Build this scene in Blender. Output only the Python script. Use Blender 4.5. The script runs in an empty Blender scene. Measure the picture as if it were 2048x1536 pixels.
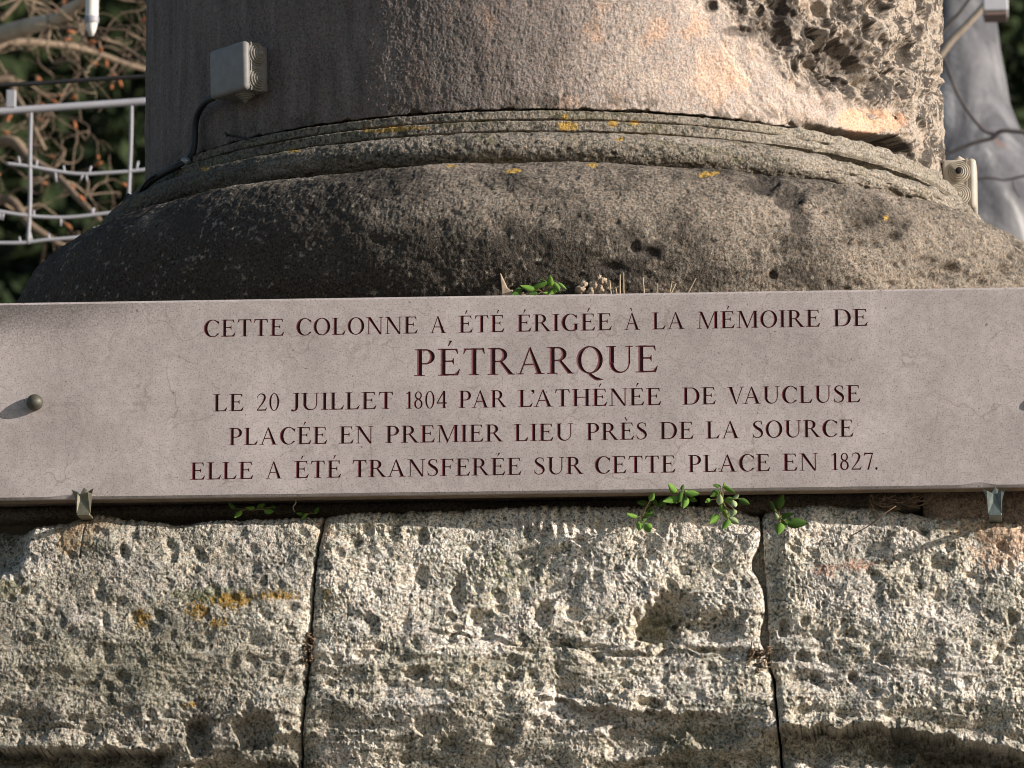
import bpy, bmesh, math, random
import numpy as np
import mathutils
from mathutils import Vector, Matrix
R = math.radians
sc = bpy.context.scene
COL = sc.collection
W0, H0 = 2048.0, 1536.0
# ================================================================ camera, sky, sun, exposure
P0 = np.array([0.0, 0.0, 2.90])                      # middle of the plaque, on its front face
DIST, ELEV, YAW, FPX = 8.0, R(11.0), R(4.4), 11428.0
CAM = P0+DIST*np.array([math.sin(YAW)*math.cos(ELEV), -math.cos(YAW)*math.cos(ELEV), -math.sin(ELEV)])
_az, _el = YAW+math.atan(48/FPX), ELEV+math.atan(22/FPX)
FWD = np.array([-math.sin(_az)*math.cos(_el), math.cos(_az)*math.cos(_el), math.sin(_el)])
RGT = np.array([math.cos(_az), math.sin(_az), 0.0])
UPV = np.cross(RGT, FWD)
cd = bpy.data.cameras.new('camera'); cam = bpy.data.objects.new('camera', cd); COL.objects.link(cam)
cam.matrix_world = Matrix(((RGT[0],UPV[0],-FWD[0],CAM[0]),(RGT[1],UPV[1],-FWD[1],CAM[1]),(RGT[2],UPV[2],-FWD[2],CAM[2]),(0,0,0,1)))
cd.sensor_width = 36.0; cd.lens = 36.0*FPX/W0; cd.clip_start = 0.5; cd.clip_end = 900.0
cd.dof.use_dof = True; cd.dof.focus_distance = 8.1; cd.dof.aperture_fstop = 15.0
sc.camera = cam
SUN = np.array([2.9, -1.0, 1.05]); SUN /= np.linalg.norm(SUN)
SEL, SAZ = math.asin(SUN[2]), math.atan2(SUN[0], SUN[1])
w = bpy.data.worlds.new("World"); sc.world = w; w.use_nodes = True
sky = w.node_tree.nodes.new('ShaderNodeTexSky'); sky.sky_type = 'NISHITA'; sky.sun_disc = False
sky.sun_elevation = SEL; sky.sun_rotation = SAZ; sky.altitude = 100
w.node_tree.links.new(sky.outputs[0], w.node_tree.nodes['Background'].inputs[0])
w.node_tree.nodes['Background'].inputs[1].default_value = 0.082
sl = bpy.data.lights.new('sun', 'SUN'); sl.energy = 5.0; sl.angle = R(0.5); sl.color = (1.0, 0.915, 0.84)
so = bpy.data.objects.new('sun', sl); COL.objects.link(so)
so.rotation_euler = Vector(SUN).to_track_quat('Z', 'Y').to_euler(); so.location = (6, -4, 8)
vs_ = sc.view_settings; vs_.view_transform = 'Standard'; vs_.look = 'None'; vs_.gamma = 1.0; vs_.use_curve_mapping = False
vs_.exposure = 0.42
sc.render.engine = 'CYCLES'; sc.cycles.filter_width = 1.0

# ================================================================ measuring helpers
def ray(px, py):
    d = FWD*FPX+RGT*(px-W0/2)+UPV*(H0/2-py); return d/np.linalg.norm(d)
def at(px, py, Y=0.0):                               # point of the vertical plane y = Y seen at a place of the photograph
    d = ray(px, py); t = (Y-CAM[1])/d[1]; return CAM+d*t
def at_depth(px, py, dist): return CAM+ray(px, py)*dist
def proj(P):
    V = P-CAM; z = V@FWD; return W0/2+FPX*(V@RGT)/z, H0/2-FPX*(V@UPV)/z

# ================================================================ numpy noise
_rng = np.random.default_rng(7)
_PERM = _rng.permutation(4096).astype(np.int64)
_G = np.stack([np.cos(a := _rng.uniform(0, 2*np.pi, 4096)), np.sin(a)], 1)
_RV = _rng.random((4096, 3))
def _h(i, j, s): return _PERM[(_PERM[(i+s*131) & 4095]+j*7+s*17) & 4095]
def pn(x, y, s=0):
    xi = np.floor(x).astype(np.int64); yi = np.floor(y).astype(np.int64); fx = x-xi; fy = y-yi
    u = fx*fx*fx*(fx*(fx*6-15)+10); v = fy*fy*fy*(fy*(fy*6-15)+10)
    def g(i, j, dx, dy):
        q = _G[_h(i, j, s)]; return q[...,0]*dx+q[...,1]*dy
    a = g(xi,yi,fx,fy); b = g(xi+1,yi,fx-1,fy); c = g(xi,yi+1,fx,fy-1); d = g(xi+1,yi+1,fx-1,fy-1)
    return ((a*(1-u)+b*u)*(1-v)+(c*(1-u)+d*u)*v)*1.5
def fbm(x, y, o=4, s=0, gain=.5):
    r = 0; a = 1.0; n = 0
    for k in range(o):
        r = r+a*pn(x*2**k+k*13.7, y*2**k-k*9.1, s+k); n += a; a *= gain
    return r/n
def worley(x, y, s=0):                               # distance to first and second point, random number of the nearest
    xi = np.floor(x).astype(np.int64); yi = np.floor(y).astype(np.int64)
    f1 = np.full(x.shape, 9.); f2 = np.full(x.shape, 9.); rid = np.zeros(x.shape)
    for a in (-1,0,1):
        for b in (-1,0,1):
            q = _RV[_h(xi+a, yi+b, s)]
            d = np.hypot(xi+a+q[...,0]-x, yi+b+q[...,1]-y)
            m = d < f1
            f2 = np.where(m, f1, np.minimum(f2, d)); rid = np.where(m, q[...,2], rid); f1 = np.where(m, d, f1)
    return f1, f2, rid
def sst(a, b, x):
    t = np.clip((x-a)/(b-a), 0, 1); return t*t*(3-2*t)
def lerp(a, b, t): return a+(b-a)*t
def mixc(c, col, m): return c*(1-m[...,None])+np.array(col)*m[...,None]

# ================================================================ object helpers
def link(o, parent=None):
    COL.objects.link(o)
    if parent is not None: o.parent = parent
    return o
def tag(o, label=None, cat=None, group=None, kind=None):
    for k, v in (('label', label), ('category', cat), ('group', group), ('kind', kind)):
        if v: o[k] = v
    return o
def empty(name, loc, label=None, cat=None, group=None):
    o = bpy.data.objects.new(name, None); o.location = loc; o.empty_display_size = .1; link(o); tag(o, label, cat, group); return o
def mesh_np(name, V, F, mat, parent=None, smooth=True, colors=None, origin=None):
    """V (n,3) world positions, F (m,3|4) faces; vertices stored relative to the parent's or own origin"""
    V = np.asarray(V, float); F = np.asarray(F, np.int64)
    if origin is None: origin = np.array(parent.location) if parent is not None else V.mean(0)*0+np.array([V[:,0].mean(), V[:,1].mean(), V[:,2].min()])
    me = bpy.data.meshes.new(name)
    me.vertices.add(len(V)); me.vertices.foreach_set('co', (V-origin).astype(np.float32).ravel())
    k = F.shape[1]
    me.loops.add(F.size); me.loops.foreach_set('vertex_index', F.astype(np.int32).ravel())
    me.polygons.add(len(F)); me.polygons.foreach_set('loop_start', np.arange(0, F.size, k, dtype=np.int32))
    me.polygons.foreach_set('loop_total', np.full(len(F), k, np.int32))
    me.polygons.foreach_set('use_smooth', np.full(len(F), smooth))
    me.update(calc_edges=True)
    if colors is not None:
        at_ = me.color_attributes.new('stone', 'FLOAT_COLOR', 'POINT')
        c4 = np.ones((len(V), 4), np.float32); c4[:,:3] = colors; at_.data.foreach_set('color', c4.ravel())
    me.materials.append(mat)
    o = bpy.data.objects.new(name, me); link(o, parent)
    if parent is None: o.location = origin
    return o
class MB:
    def __init__(s): s.v = []; s.f = []
    def add(s, v, f):
        k = len(s.v); s.v += [tuple(p) for p in v]; s.f += [tuple(i+k for i in q) for q in f]
    def box(s, x0, x1, y0, y1, z0, z1, b=0.0):
        if b:
            bm = bmesh.new(); bmesh.ops.create_cube(bm, size=1)
            for v in bm.verts: v.co = Vector((lerp(x0,x1,v.co.x+.5), lerp(y0,y1,v.co.y+.5), lerp(z0,z1,v.co.z+.5)))
            bmesh.ops.bevel(bm, geom=list(bm.edges), offset=b, segments=3, affect='EDGES', profile=.5)
            bm.verts.index_update(); s.add([v.co for v in bm.verts], [[v.index for v in f.verts] for f in bm.faces]); bm.free(); return
        s.add([(x0,y0,z0),(x1,y0,z0),(x1,y1,z0),(x0,y1,z0),(x0,y0,z1),(x1,y0,z1),(x1,y1,z1),(x0,y1,z1)],
              [(0,3,2,1),(4,5,6,7),(0,1,5,4),(1,2,6,5),(2,3,7,6),(3,0,4,7)])
    def tube(s, pts, rad, n=8, cap=True):
        pts = [Vector(p) for p in pts]
        if not hasattr(rad, '__len__'): rad = [rad]*len(pts)
        k = len(s.v); up = None
        for i, p in enumerate(pts):
            t = (pts[min(i+1,len(pts)-1)]-pts[max(i-1,0)]).normalized()
            if up is None: up = t.orthogonal().normalized()
            up = (up-t*up.dot(t)); up = up.normalized() if up.length > 1e-6 else t.orthogonal().normalized()
            b = t.cross(up)
            for j in range(n):
                a = 2*math.pi*j/n; q = p+(up*math.cos(a)+b*math.sin(a))*rad[i]; s.v.append(tuple(q))
        for i in range(len(pts)-1):
            for j in range(n):
                a = k+i*n+j; b_ = k+i*n+(j+1) % n; s.f.append((a, b_, b_+n, a+n))
        if cap: s.f.append(tuple(k+j for j in range(n-1,-1,-1))); s.f.append(tuple(k+(len(pts)-1)*n+j for j in range(n)))
    def lathe(s, prof, M, n=20):                      # prof: (r, h) pairs; M maps local (x,y,h) to the world
        k = len(s.v)
        for r_, h_ in prof:
            for j in range(n):
                a = 2*math.pi*j/n; s.v.append(tuple(M @ Vector((r_*math.cos(a), r_*math.sin(a), h_))))
        for i in range(len(prof)-1):
            for j in range(n):
                a = k+i*n+j; b_ = k+i*n+(j+1) % n; s.f.append((a, b_, b_+n, a+n))
        s.f.append(tuple(k+(len(prof)-1)*n+j for j in range(n)))
    def build(s, name, mat, parent=None, smooth=False, origin=None):
        V = np.array(s.v, float)
        if origin is None: origin = np.array(parent.location) if parent is not None else np.array([V[:,0].mean(), V[:,1].mean(), V[:,2].min()])
        me = bpy.data.meshes.new(name); me.from_pydata((V-origin).tolist(), [], s.f)
        if smooth: me.polygons.foreach_set('use_smooth', [True]*len(me.polygons))
        me.materials.append(mat); o = bpy.data.objects.new(name, me); link(o, parent)
        if parent is None: o.location = origin
        return o
def spline(pts, k=6):
    P = [np.array(p, float) for p in pts]; out = []
    for i in range(len(P)-1):
        p0 = P[max(i-1,0)]; p1 = P[i]; p2 = P[i+1]; p3 = P[min(i+2,len(P)-1)]
        for j in range(k):
            t = j/k; out.append(.5*((2*p1)+(-p0+p2)*t+(2*p0-5*p1+4*p2-p3)*t*t+(-p0+3*p1-3*p2+p3)*t**3))
    out.append(P[-1]); return out

# ================================================================ materials
def new_mat(name):
    m = bpy.data.materials.new(name); m.use_nodes = True; nt = m.node_tree
    return m, nt, nt.nodes['Principled BSDF']
def nd(nt, t, **kw):
    n = nt.nodes.new(t)
    for k, v in kw.items():
        if k.startswith('i_'): n.inputs[k[2:].replace('_',' ')].default_value = v
        else: setattr(n, k, v)
    return n
def noise(nt, scale, detail=4, rough=.55, vec=None, dist=0.0):
    n = nd(nt, 'ShaderNodeTexNoise'); n.inputs['Scale'].default_value = scale; n.inputs['Detail'].default_value = detail
    n.inputs['Roughness'].default_value = rough; n.inputs['Distortion'].default_value = dist
    if vec is not None: nt.links.new(vec, n.inputs['Vector'])
    return n.outputs['Fac']
def ramp(nt, fac, stops):
    r = nd(nt, 'ShaderNodeValToRGB'); e = r.color_ramp.elements
    while len(e) < len(stops): e.new(.5)
    for q, (p, c) in zip(e, stops): q.position = p; q.color = (*c, 1) if len(c) == 3 else c
    nt.links.new(fac, r.inputs[0]); return r.outputs[0]
def mix(nt, a, b, fac, mode='MIX'):
    m = nd(nt, 'ShaderNodeMix', data_type='RGBA', blend_type=mode)
    for sock, v in ((m.inputs[6], a), (m.inputs[7], b)):
        if isinstance(v, tuple): sock.default_value = (*v, 1)
        else: nt.links.new(v, sock)
    if isinstance(fac, float): m.inputs[0].default_value = fac
    else: nt.links.new(fac, m.inputs[0])
    return m.outputs[2]
def objvec(nt): return nd(nt, 'ShaderNodeTexCoord').outputs['Object']
def bump(nt, h, strength, dist, bsdf, prev=None):
    b = nd(nt, 'ShaderNodeBump'); b.inputs['Strength'].default_value = strength; b.inputs['Distance'].default_value = dist
    nt.links.new(h, b.inputs['Height'])
    if prev is not None: nt.links.new(prev, b.inputs['Normal'])
    nt.links.new(b.outputs[0], bsdf.inputs['Normal']); return b.outputs[0]
def g3(v): return (v, v, v)
def stone_mat(name, f1=260, f2=620, lo=.55, hi=1.25, pore=.25, bs=.6, bd=.0012):
    m, nt, p = new_mat(name); ov = objvec(nt)
    a = nd(nt, 'ShaderNodeAttribute', attribute_name='stone').outputs['Color']
    n1 = noise(nt, f1, 3, .6, ov); n2 = noise(nt, f2, 2, .5, ov)
    c = mix(nt, a, ramp(nt, n1, [(.30, g3(lo)), (.5, g3(1.0)), (.72, g3(hi))]), 1.0, 'MULTIPLY')
    c = mix(nt, c, ramp(nt, n2, [(.36, g3(pore)), (.44, g3(1.0))]), .75, 'MULTIPLY')
    # small change of hue from grain to grain
    n3 = noise(nt, f1*.7, 2, .5, ov)
    c = mix(nt, c, ramp(nt, n3, [(.38, (1.06,.97,.90)), (.62, (.93,1.0,1.04))]), .8, 'MULTIPLY')
    nt.links.new(c, p.inputs['Base Color']); p.inputs['Roughness'].default_value = .93; p.inputs['Specular IOR Level'].default_value = .25
    b1 = bump(nt, n1, bs, bd*1.6, p); bump(nt, n2, bs*.8, bd, p, b1)
    return m
M_BLOCK = stone_mat('weathered_limestone', 270, 560, .34, 1.42, .12, .9, .0013)
M_SHAFT = stone_mat('column_limestone', 290, 640, .62, 1.24, .30, .8, .0011)
M_TORUS = stone_mat('lichened_limestone', 280, 600, .32, 1.55, .14, .9, .0013)
def simple(name, col, rough=.6, metal=0.0, sc_=40, var=.18, bs=0.0, spec=.4):
    m, nt, p = new_mat(name); ov = objvec(nt); n = noise(nt, sc_, 4, .6, ov)
    c = mix(nt, col, ramp(nt, n, [(.3, g3(1-var)), (.7, g3(1+var))]), 1.0, 'MULTIPLY')
    nt.links.new(c, p.inputs['Base Color']); p.inputs['Roughness'].default_value = rough; p.inputs['Metallic'].default_value = metal
    p.inputs['Specular IOR Level'].default_value = spec
    if bs: bump(nt, n, bs, .001, p)
    return m
# ---------------------------------------------------------------- inscriptional capitals (drawn here, stroke by stroke)
ST, TH, SF = 0.178, 0.058, 0.036          # thick stroke, thin stroke, serif thickness (cap height = 1)
GN = 0.0105                               # sampling step of the letter field
def g_poly(*p):                           # convex polygon, counter-clockwise or not
    p = np.array(p, float)
    a = 0.5*np.sum(p[:,0]*np.roll(p[:,1],-1)-np.roll(p[:,0],-1)*p[:,1])
    if a < 0: p = p[::-1]
    def f(X, Y):
        d = None
        for i in range(len(p)):
            q = p[i]; r = p[(i+1) % len(p)]; e = r-q; L = math.hypot(*e)
            n = (e[1]/L, -e[0]/L)
            v = (X-q[0])*n[0]+(Y-q[1])*n[1]
            d = v if d is None else np.maximum(d, v)
        return d
    return f
def g_bar(x0, y0, x1, y1): return g_poly((x0,y0),(x1,y0),(x1,y1),(x0,y1))
def g_slant(xb, yb, xt, yt, w):           # sloping stroke of horizontal width w
    return g_poly((xb-w/2,yb),(xb+w/2,yb),(xt+w/2,yt),(xt-w/2,yt))
def g_ell(cx, cy, a, b):
    def f(X, Y):
        u = (X-cx)/a; v = (Y-cy)/b; k = np.sqrt(u*u+v*v)
        g = np.sqrt((u/a)**2+(v/b)**2)+1e-9
        return k*(k-1)/g
    return f
def g_path(pts, ws):                      # round pen of changing width along a smooth path
    pts = np.array(pts, float); n = len(pts)
    ws = np.array(ws, float)/2
    P, Wd = [], []
    for i in range(n-1):
        p0 = pts[max(i-1,0)]; p1 = pts[i]; p2 = pts[i+1]; p3 = pts[min(i+2,n-1)]
        for k in range(8):
            t = k/8
            P.append(0.5*((2*p1)+(-p0+p2)*t+(2*p0-5*p1+4*p2-p3)*t*t+(-p0+3*p1-3*p2+p3)*t**3))
            s = t*t*(3-2*t); Wd.append(ws[i]*(1-s)+ws[i+1]*s)
    P.append(pts[-1]); Wd.append(ws[-1])
    def f(X, Y):
        d = None
        for i in range(len(P)-1):
            a = P[i]; b = P[i+1]; e = b-a; L = e@e+1e-12
            t = np.clip(((X-a[0])*e[0]+(Y-a[1])*e[1])/L, 0, 1)
            v = np.hypot(X-a[0]-t*e[0], Y-a[1]-t*e[1])-(Wd[i]*(1-t)+Wd[i+1]*t)
            d = v if d is None else np.minimum(d, v)
        return d
    return f
def g_and(*fs): return lambda X, Y: np.maximum.reduce([f(X,Y) for f in fs])
def g_not(f): return lambda X, Y: -f(X,Y)
def g_ring(cx, a, cy=0.5, b=0.52, w=ST, t=TH*0.9, tilt=0.0):
    return g_and(g_ell(cx,cy,a,b), g_not(g_ell(cx+tilt,cy,a-w,b-t)))
def g_stem(xc, y0=0.0, y1=1.0, w=ST, top=0.105, bot=0.105, tl=None, bl=None):
    out = [g_bar(xc-w/2, y0, xc+w/2, y1)]
    if top: out.append(g_bar(xc-w/2-(tl if tl is not None else top), y1-SF, xc+w/2+top, y1))
    if bot: out.append(g_bar(xc-w/2-(bl if bl is not None else bot), y0, xc+w/2+bot, y0+SF))
    return out
def g_E(x=0.0, bottom=True):
    c = x+0.185
    o = g_stem(c, top=0.0, bot=0.105)
    o += [g_bar(c-ST/2-.105, 1-SF, c+.2, 1), g_bar(c, 1-TH*.9, x+.70, 1), g_poly((x+.62,1-TH*.9),(x+.705,1-TH*.9),(x+.725,.80),(x+.70,.80))]
    o += [g_bar(c, .505, x+.56, .505+TH), g_poly((x+.50,.505),(x+.56,.40),(x+.575,.40),(x+.575,.66),(x+.56,.66),(x+.50,.555))]
    if bottom: o += [g_bar(c, 0, x+.72, TH), g_poly((x+.60,TH*.8),(x+.725,TH*.1),(x+.80,.24),(x+.775,.245))]
    return o
ACUTE = lambda x, y=1.10: [g_poly((x-.05,y),(x-.02,y-.01),(x+.115,y+.20),(x+.01,y+.215))]
GRAVE = lambda x, y=1.10: [g_poly((x+.05,y),(x+.02,y-.01),(x-.115,y+.20),(x-.01,y+.215))]
def g_A(x=0.0):
    ap = x+.50
    return [g_poly((x+.10,0),(x+.10+TH*1.1,0),(ap+.0,.96),(ap-.055,.96)),
            g_poly((ap-.06,.98),(ap+.015,1.02),(x+.925,0),(x+.925-ST*1.12,0)),
            g_bar(x+.27,.335,x+.72,.335+TH*.95),
            g_bar(x+.0,0,x+.27,SF), g_bar(x+.66,0,x+1.02,SF)]
def g_bowl(x, y0, y1, r, t=TH*.9, w=ST):   # half ring to the right of x
    cy = (y0+y1)/2; b = (y1-y0)/2
    return [g_and(g_ell(x+r*.40,cy,r*.60,b), g_not(g_ell(x+r*.40-.01,cy,r*.60-w+.01,b-t)), g_poly((x+r*.36,y0-.1),(x+r+.2,y0-.1),(x+r+.2,y1+.1),(x+r*.36,y1+.1))),
            g_bar(x,y1-t,x+r*.41,y1), g_bar(x,y0,x+r*.41,y0+t)]
def g_C(x=0.0, w=.92):
    cx = x+.50
    cut = g_poly((cx+.16,.24),(x+1.2,.12),(x+1.2,.86),(cx+.16,.76))
    o = [g_and(g_ring(cx,.48,tilt=.035), g_not(g_and(g_bar(cx+.22,-.2,x+1.3,1.2), g_not(g_poly((cx,.99),(x+1.2,.99),(x+1.2,1.2),(cx,1.2))), g_bar(cx+.22,.20,x+1.3,.80))))]
    o.append(g_poly((x+.80,.90),(x+.86,.93),(x+.875,.70),(x+.85,.70)))
    return o
GLYPHS = {
 'I': (.37, lambda: g_stem(.185)),
 'L': (.78, lambda: g_stem(.185)+[g_bar(.185,0,.68,TH), g_poly((.56,TH*.8),(.69,TH*.1),(.775,.25),(.75,.255))]),
 'E': (.80, lambda: g_E()),
 'É': (.80, lambda: g_E()+ACUTE(.40)),
 'È': (.80, lambda: g_E()+GRAVE(.36)),
 'F': (.76, lambda: g_E(bottom=False)),
 'T': (.82, lambda: g_stem(.41,top=0)+[g_bar(.05,1-TH*.9,.77,1), g_poly((.05,1),(.02,.78),(.045,.78),(.13,1-TH*.9),(.13,1)), g_poly((.77,1),(.80,.78),(.775,.78),(.69,1-TH*.9),(.69,1))]),
 'H': (.98, lambda: g_stem(.185)+g_stem(.795)+[g_bar(.185,.49,.795,.49+TH)]),
 'D': (.98, lambda: g_stem(.185,top=0,bot=0,)+[g_bar(0,1-SF,.2,1), g_bar(0,0,.2,SF)]+g_bowl(.185,0,1,.775,w=ST*1.05)),
 'P': (.76, lambda: g_stem(.185,top=0)+[g_bar(0,1-SF,.2,1)]+g_bowl(.185,.43,1,.55)),
 'R': (.96, lambda: g_stem(.185,top=0)+[g_bar(0,1-SF,.2,1)]+g_bowl(.185,.47,1,.52)+[g_poly((.40,.50),(.52,.50),(.93,.0),(.735,0)), g_bar(.74,0,.985,SF*.9)]),
 'O': (.97, lambda: [g_ring(.485,.475,tilt=0)]),
 'Q': (.99, lambda: [g_ring(.485,.475,tilt=0), g_path([(.42,-.01),(.55,-.09),(.72,-.21),(.98,-.24)],[.04,.12,.13,.02])]),
 'C': (.90, lambda: g_C()),
 'G': (.98, lambda: g_C()+g_stem(.80,0.06,.42,top=.10,bot=0)+[g_path([(.62,-.0),(.74,.03),(.86,.09)],[.05,.07,.03])]),
 'N': (.98, lambda: [g_bar(.13,0,.13+TH,1), g_bar(.815,0,.815+TH,1), g_poly((.07,1),(.265,1),(.867,.03),(.867,-.02),(.77,-.02)), g_bar(0,1-SF,.25,1), g_bar(.02,0,.29,SF), g_bar(.71,1-SF,.98,1)]),
 'M': (1.22, lambda: [g_poly((.12,0),(.12+TH,0),(.205,1),(.16,1)), g_poly((.13,1),(.30,1),(.65,.06),(.60,-.02),(.56,-.02)), g_poly((.56,-.02),(.61,-.02),(.985,.93),(.985,1),(.945,1)), g_bar(.95,0,.95+ST,1), g_bar(.03,1-SF,.27,1), g_bar(0,0,.28,SF), g_bar(.95,1-SF,1.19,1), g_bar(.85,0,1.21,SF)]),
 'A': (1.02, lambda: g_A()),
 'À': (1.02, lambda: g_A()+GRAVE(.46)),
 'V': (.98, lambda: [g_poly((.09,1),(.09+ST*1.12,1),(.57,.0),(.53,-.02),(.49,-.02)), g_poly((.50,-.02),(.54,-.02),(.90,1),(.90-TH*1.1,1)), g_bar(0,1-SF,.36,1), g_bar(.74,1-SF,1.0,1)]),
 'U': (.98, lambda: [g_bar(.11,.36,.11+ST,1), g_bar(.80,.36,.80+TH*1.1,1), g_bar(0,1-SF,.37,1), g_bar(.69,1-SF,.97,1),
                     g_and(g_ell(.483,.37,.373,.39), g_not(g_ell(.535,.37,.266,.325)), g_bar(0,-.2,1.1,.372))]),
 'S': (.66, lambda: [g_path([(.545,.80),(.50,.93),(.33,.985),(.16,.90),(.13,.74),(.30,.57),(.46,.46),(.56,.29),(.50,.10),(.30,.015),(.14,.07),(.075,.20)],
                            [.03,.05,.05,.085,.14,.175,.175,.14,.085,.05,.05,.03]),
                     g_poly((.53,.99),(.555,.99),(.58,.72),(.555,.72)), g_poly((.04,.30),(.065,.30),(.095,.0),(.065,.0))]),
 'J': (.46, lambda: [g_bar(.22,.16,.22+ST,1), g_bar(.10,1-SF,.47,1), g_path([(.30,.2),(.285,.07),(.19,-.03),(.09,-.035)],[ST,ST*.8,.07,.08]), g_ell(.075,.0,.065,.06)]),
 '0': (.64, lambda: [g_ring(.31,.30,w=.125,t=.045)]),
 '1': (.46, lambda: [g_bar(.21,0,.21+ST*.85,.99), g_bar(.07,0,.47,SF), g_poly((.06,.86),(.08,.84),(.23,.88),(.33,1.0),(.28,1.01))]),
 '2': (.66, lambda: [g_path([(.05,.74),(.10,.90),(.27,.985),(.45,.91),(.49,.74),(.40,.52),(.23,.28),(.06,.07)],[.03,.045,.06,.11,.14,.11,.07,.05]),
                     g_bar(.03,0,.57,.075), g_poly((.48,.05),(.56,.0),(.645,.20),(.62,.205))]),
 '4': (.68, lambda: [g_bar(.40,-.0,.40+ST*.9,1.0), g_poly((.02,.27),(.07,.27),(.50,.96),(.50,1.02),(.44,1.02),(.02,.33)), g_bar(.02,.26,.66,.335), g_bar(.32,0,.62,SF)]),
 '7': (.64, lambda: [g_bar(.05,.90,.60,.985), g_poly((.05,.985),(.02,.78),(.045,.78),(.12,.90),(.12,.985)), g_poly((.52,.93),(.60,.985),(.34,0),(.22,0)),g_bar(.2,0,.36,.02)]),
 '8': (.64, lambda: [g_and(g_ell(.31,.755,.225,.245), g_not(g_ell(.31,.765,.125,.185))), g_and(g_ell(.31,.265,.27,.285), g_not(g_ell(.31,.265,.15,.225))),
                     g_poly((.14,.66),(.24,.56),(.47,.38),(.50,.44),(.3,.60))]),
 '.': (.16, lambda: [g_ell(.08,.055,.075,.08)]),
 '’': (.20, lambda: [g_ell(.10,.93,.085,.08), g_path([(.15,.92),(.14,.82),(.05,.72)],[.07,.06,.015])]),
}
def glyph_field(ch):
    w, mk = GLYPHS[ch]
    xs = np.arange(-.14, w+.20, GN); ys = np.arange(-.36, 1.42, GN)
    X, Y = np.meshgrid(xs, ys)
    d = None; k = .032
    for f in mk():
        v = f(X, Y)
        if d is None: d = v
        else:
            h = np.clip(.5+.5*(d-v)/k, 0, 1); d = d*(1-h)+v*h-k*h*(1-h)*.8
    return xs, ys, d
def contours(xs, ys, F):                   # marching squares -> closed loops
    ny, nx = F.shape; ins = F < 0
    nxt = {}
    def e_pt(k):
        j, i, v = k
        if v: a, b = F[j,i], F[j+1,i]; t = a/(a-b); return (xs[i], ys[j]+t*(ys[1]-ys[0]))
        a, b = F[j,i], F[j,i+1]; t = a/(a-b); return (xs[i]+t*(xs[1]-xs[0]), ys[j])
    c = ins[:-1,:-1]*1+ins[:-1,1:]*2+ins[1:,1:]*4+ins[1:,:-1]*8
    B, R, T, L = 'B','R','T','L'
    tab = {1:[(L,B)],2:[(B,R)],3:[(L,R)],4:[(R,T)],5:[(L,B),(R,T)],6:[(B,T)],7:[(L,T)],8:[(T,L)],9:[(T,B)],10:[(T,L),(B,R)],11:[(T,R)],12:[(R,L)],13:[(R,B)],14:[(B,L)]}
    for j, i in zip(*np.nonzero((c > 0) & (c < 15))):
        key = {B:(j,i,0), T:(j+1,i,0), L:(j,i,1), R:(j,i+1,1)}
        for a, b in tab[int(c[j,i])]: nxt[key[a]] = key[b]
    loops = []
    while nxt:
        k0 = next(iter(nxt)); lp = [k0]; k = nxt.pop(k0)
        while k != k0 and k in nxt: lp.append(k); k = nxt.pop(k)
        if len(lp) > 8: loops.append(np.array([e_pt(q) for q in lp]))
    return loops
def simplify(lp, tol):
    n = len(lp); far = int(np.argmax(np.hypot(*(lp-lp[0]).T)))
    def rdp(a, b):
        if b-a < 2: return [a]
        p, q = lp[a % n], lp[b % n]; e = q-p; L = math.hypot(*e)+1e-12
        m = lp[np.arange(a+1,b) % n]
        d = np.abs((m[:,0]-p[0])*e[1]-(m[:,1]-p[1])*e[0])/L
        k = int(np.argmax(d))
        if d[k] < tol: return [a]
        return rdp(a, a+1+k)+rdp(a+1+k, b)
    return lp[np.array(rdp(0,far)+rdp(far,n)) % n]
def in_loops(loops, X, Y):                 # even-odd test
    r = np.zeros(X.shape, bool)
    for lp in loops:
        a = lp; b = np.roll(lp,-1,0)
        for (x0,y0),(x1,y1) in zip(a,b):
            if y0 == y1: continue
            m = ((y0 > Y) != (y1 > Y)) & (X < (x1-x0)*(Y-y0)/(y1-y0)+x0)
            r ^= m
    return r
def make_glyph(ch):                        # (advance, outline loops, vertices of the V-cut, triangles)
    xs, ys, F = glyph_field(ch)
    loops = [simplify(l, .0035) for l in contours(xs, ys, F)]
    rng = np.random.default_rng(ord(ch))
    st = 3
    gx, gy = np.meshgrid(xs[1:-1:st], ys[1:-1:st]); gf = F[1:-1:st,1:-1:st]
    m = gf < -.010
    pin = np.stack([gx[m], gy[m]], 1); zin = np.maximum(gf[m]*1.05, -.075)
    # ridge samples keep the bottom of the groove sharp
    core = (F[1:-1,1:-1] < -.012) & (F[1:-1,1:-1] <= np.minimum(np.minimum(F[1:-1,:-2],F[1:-1,2:]), 9)) & ((F[1:-1,1:-1] < F[1:-1,:-2]-1e-9)&(F[1:-1,1:-1] < F[1:-1,2:]-1e-9))
    cj, ci = np.nonzero(core); s = slice(None,None,2)
    pc = np.stack([xs[1:-1][ci], ys[1:-1][cj]],1)[s]; zc = np.maximum(F[1:-1,1:-1][cj,ci]*1.05,-.075)[s]
    P = [np.zeros((0,2))]; E = []; k = 0
    for l in loops:
        P.append(l); n = len(l); E += [(k+i, k+(i+1) % n) for i in range(n)]; k += n
    allp = np.concatenate(P+[pin, pc]); z = np.concatenate([np.zeros(k), zin, zc])
    vs, es, fs, ov, oe, of = mathutils.geometry.delaunay_2d_cdt([Vector(p) for p in allp], E, [], 0, 1e-6)
    V = np.array([tuple(v) for v in vs]); Z = np.array([z[o[0]] if o else 0. for o in ov])
    T = np.array(fs); C = V[T].mean(1)
    T = T[in_loops(loops, C[:,0], C[:,1])]
    return GLYPHS[ch][0], loops, np.column_stack([V, Z]), T
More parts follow.
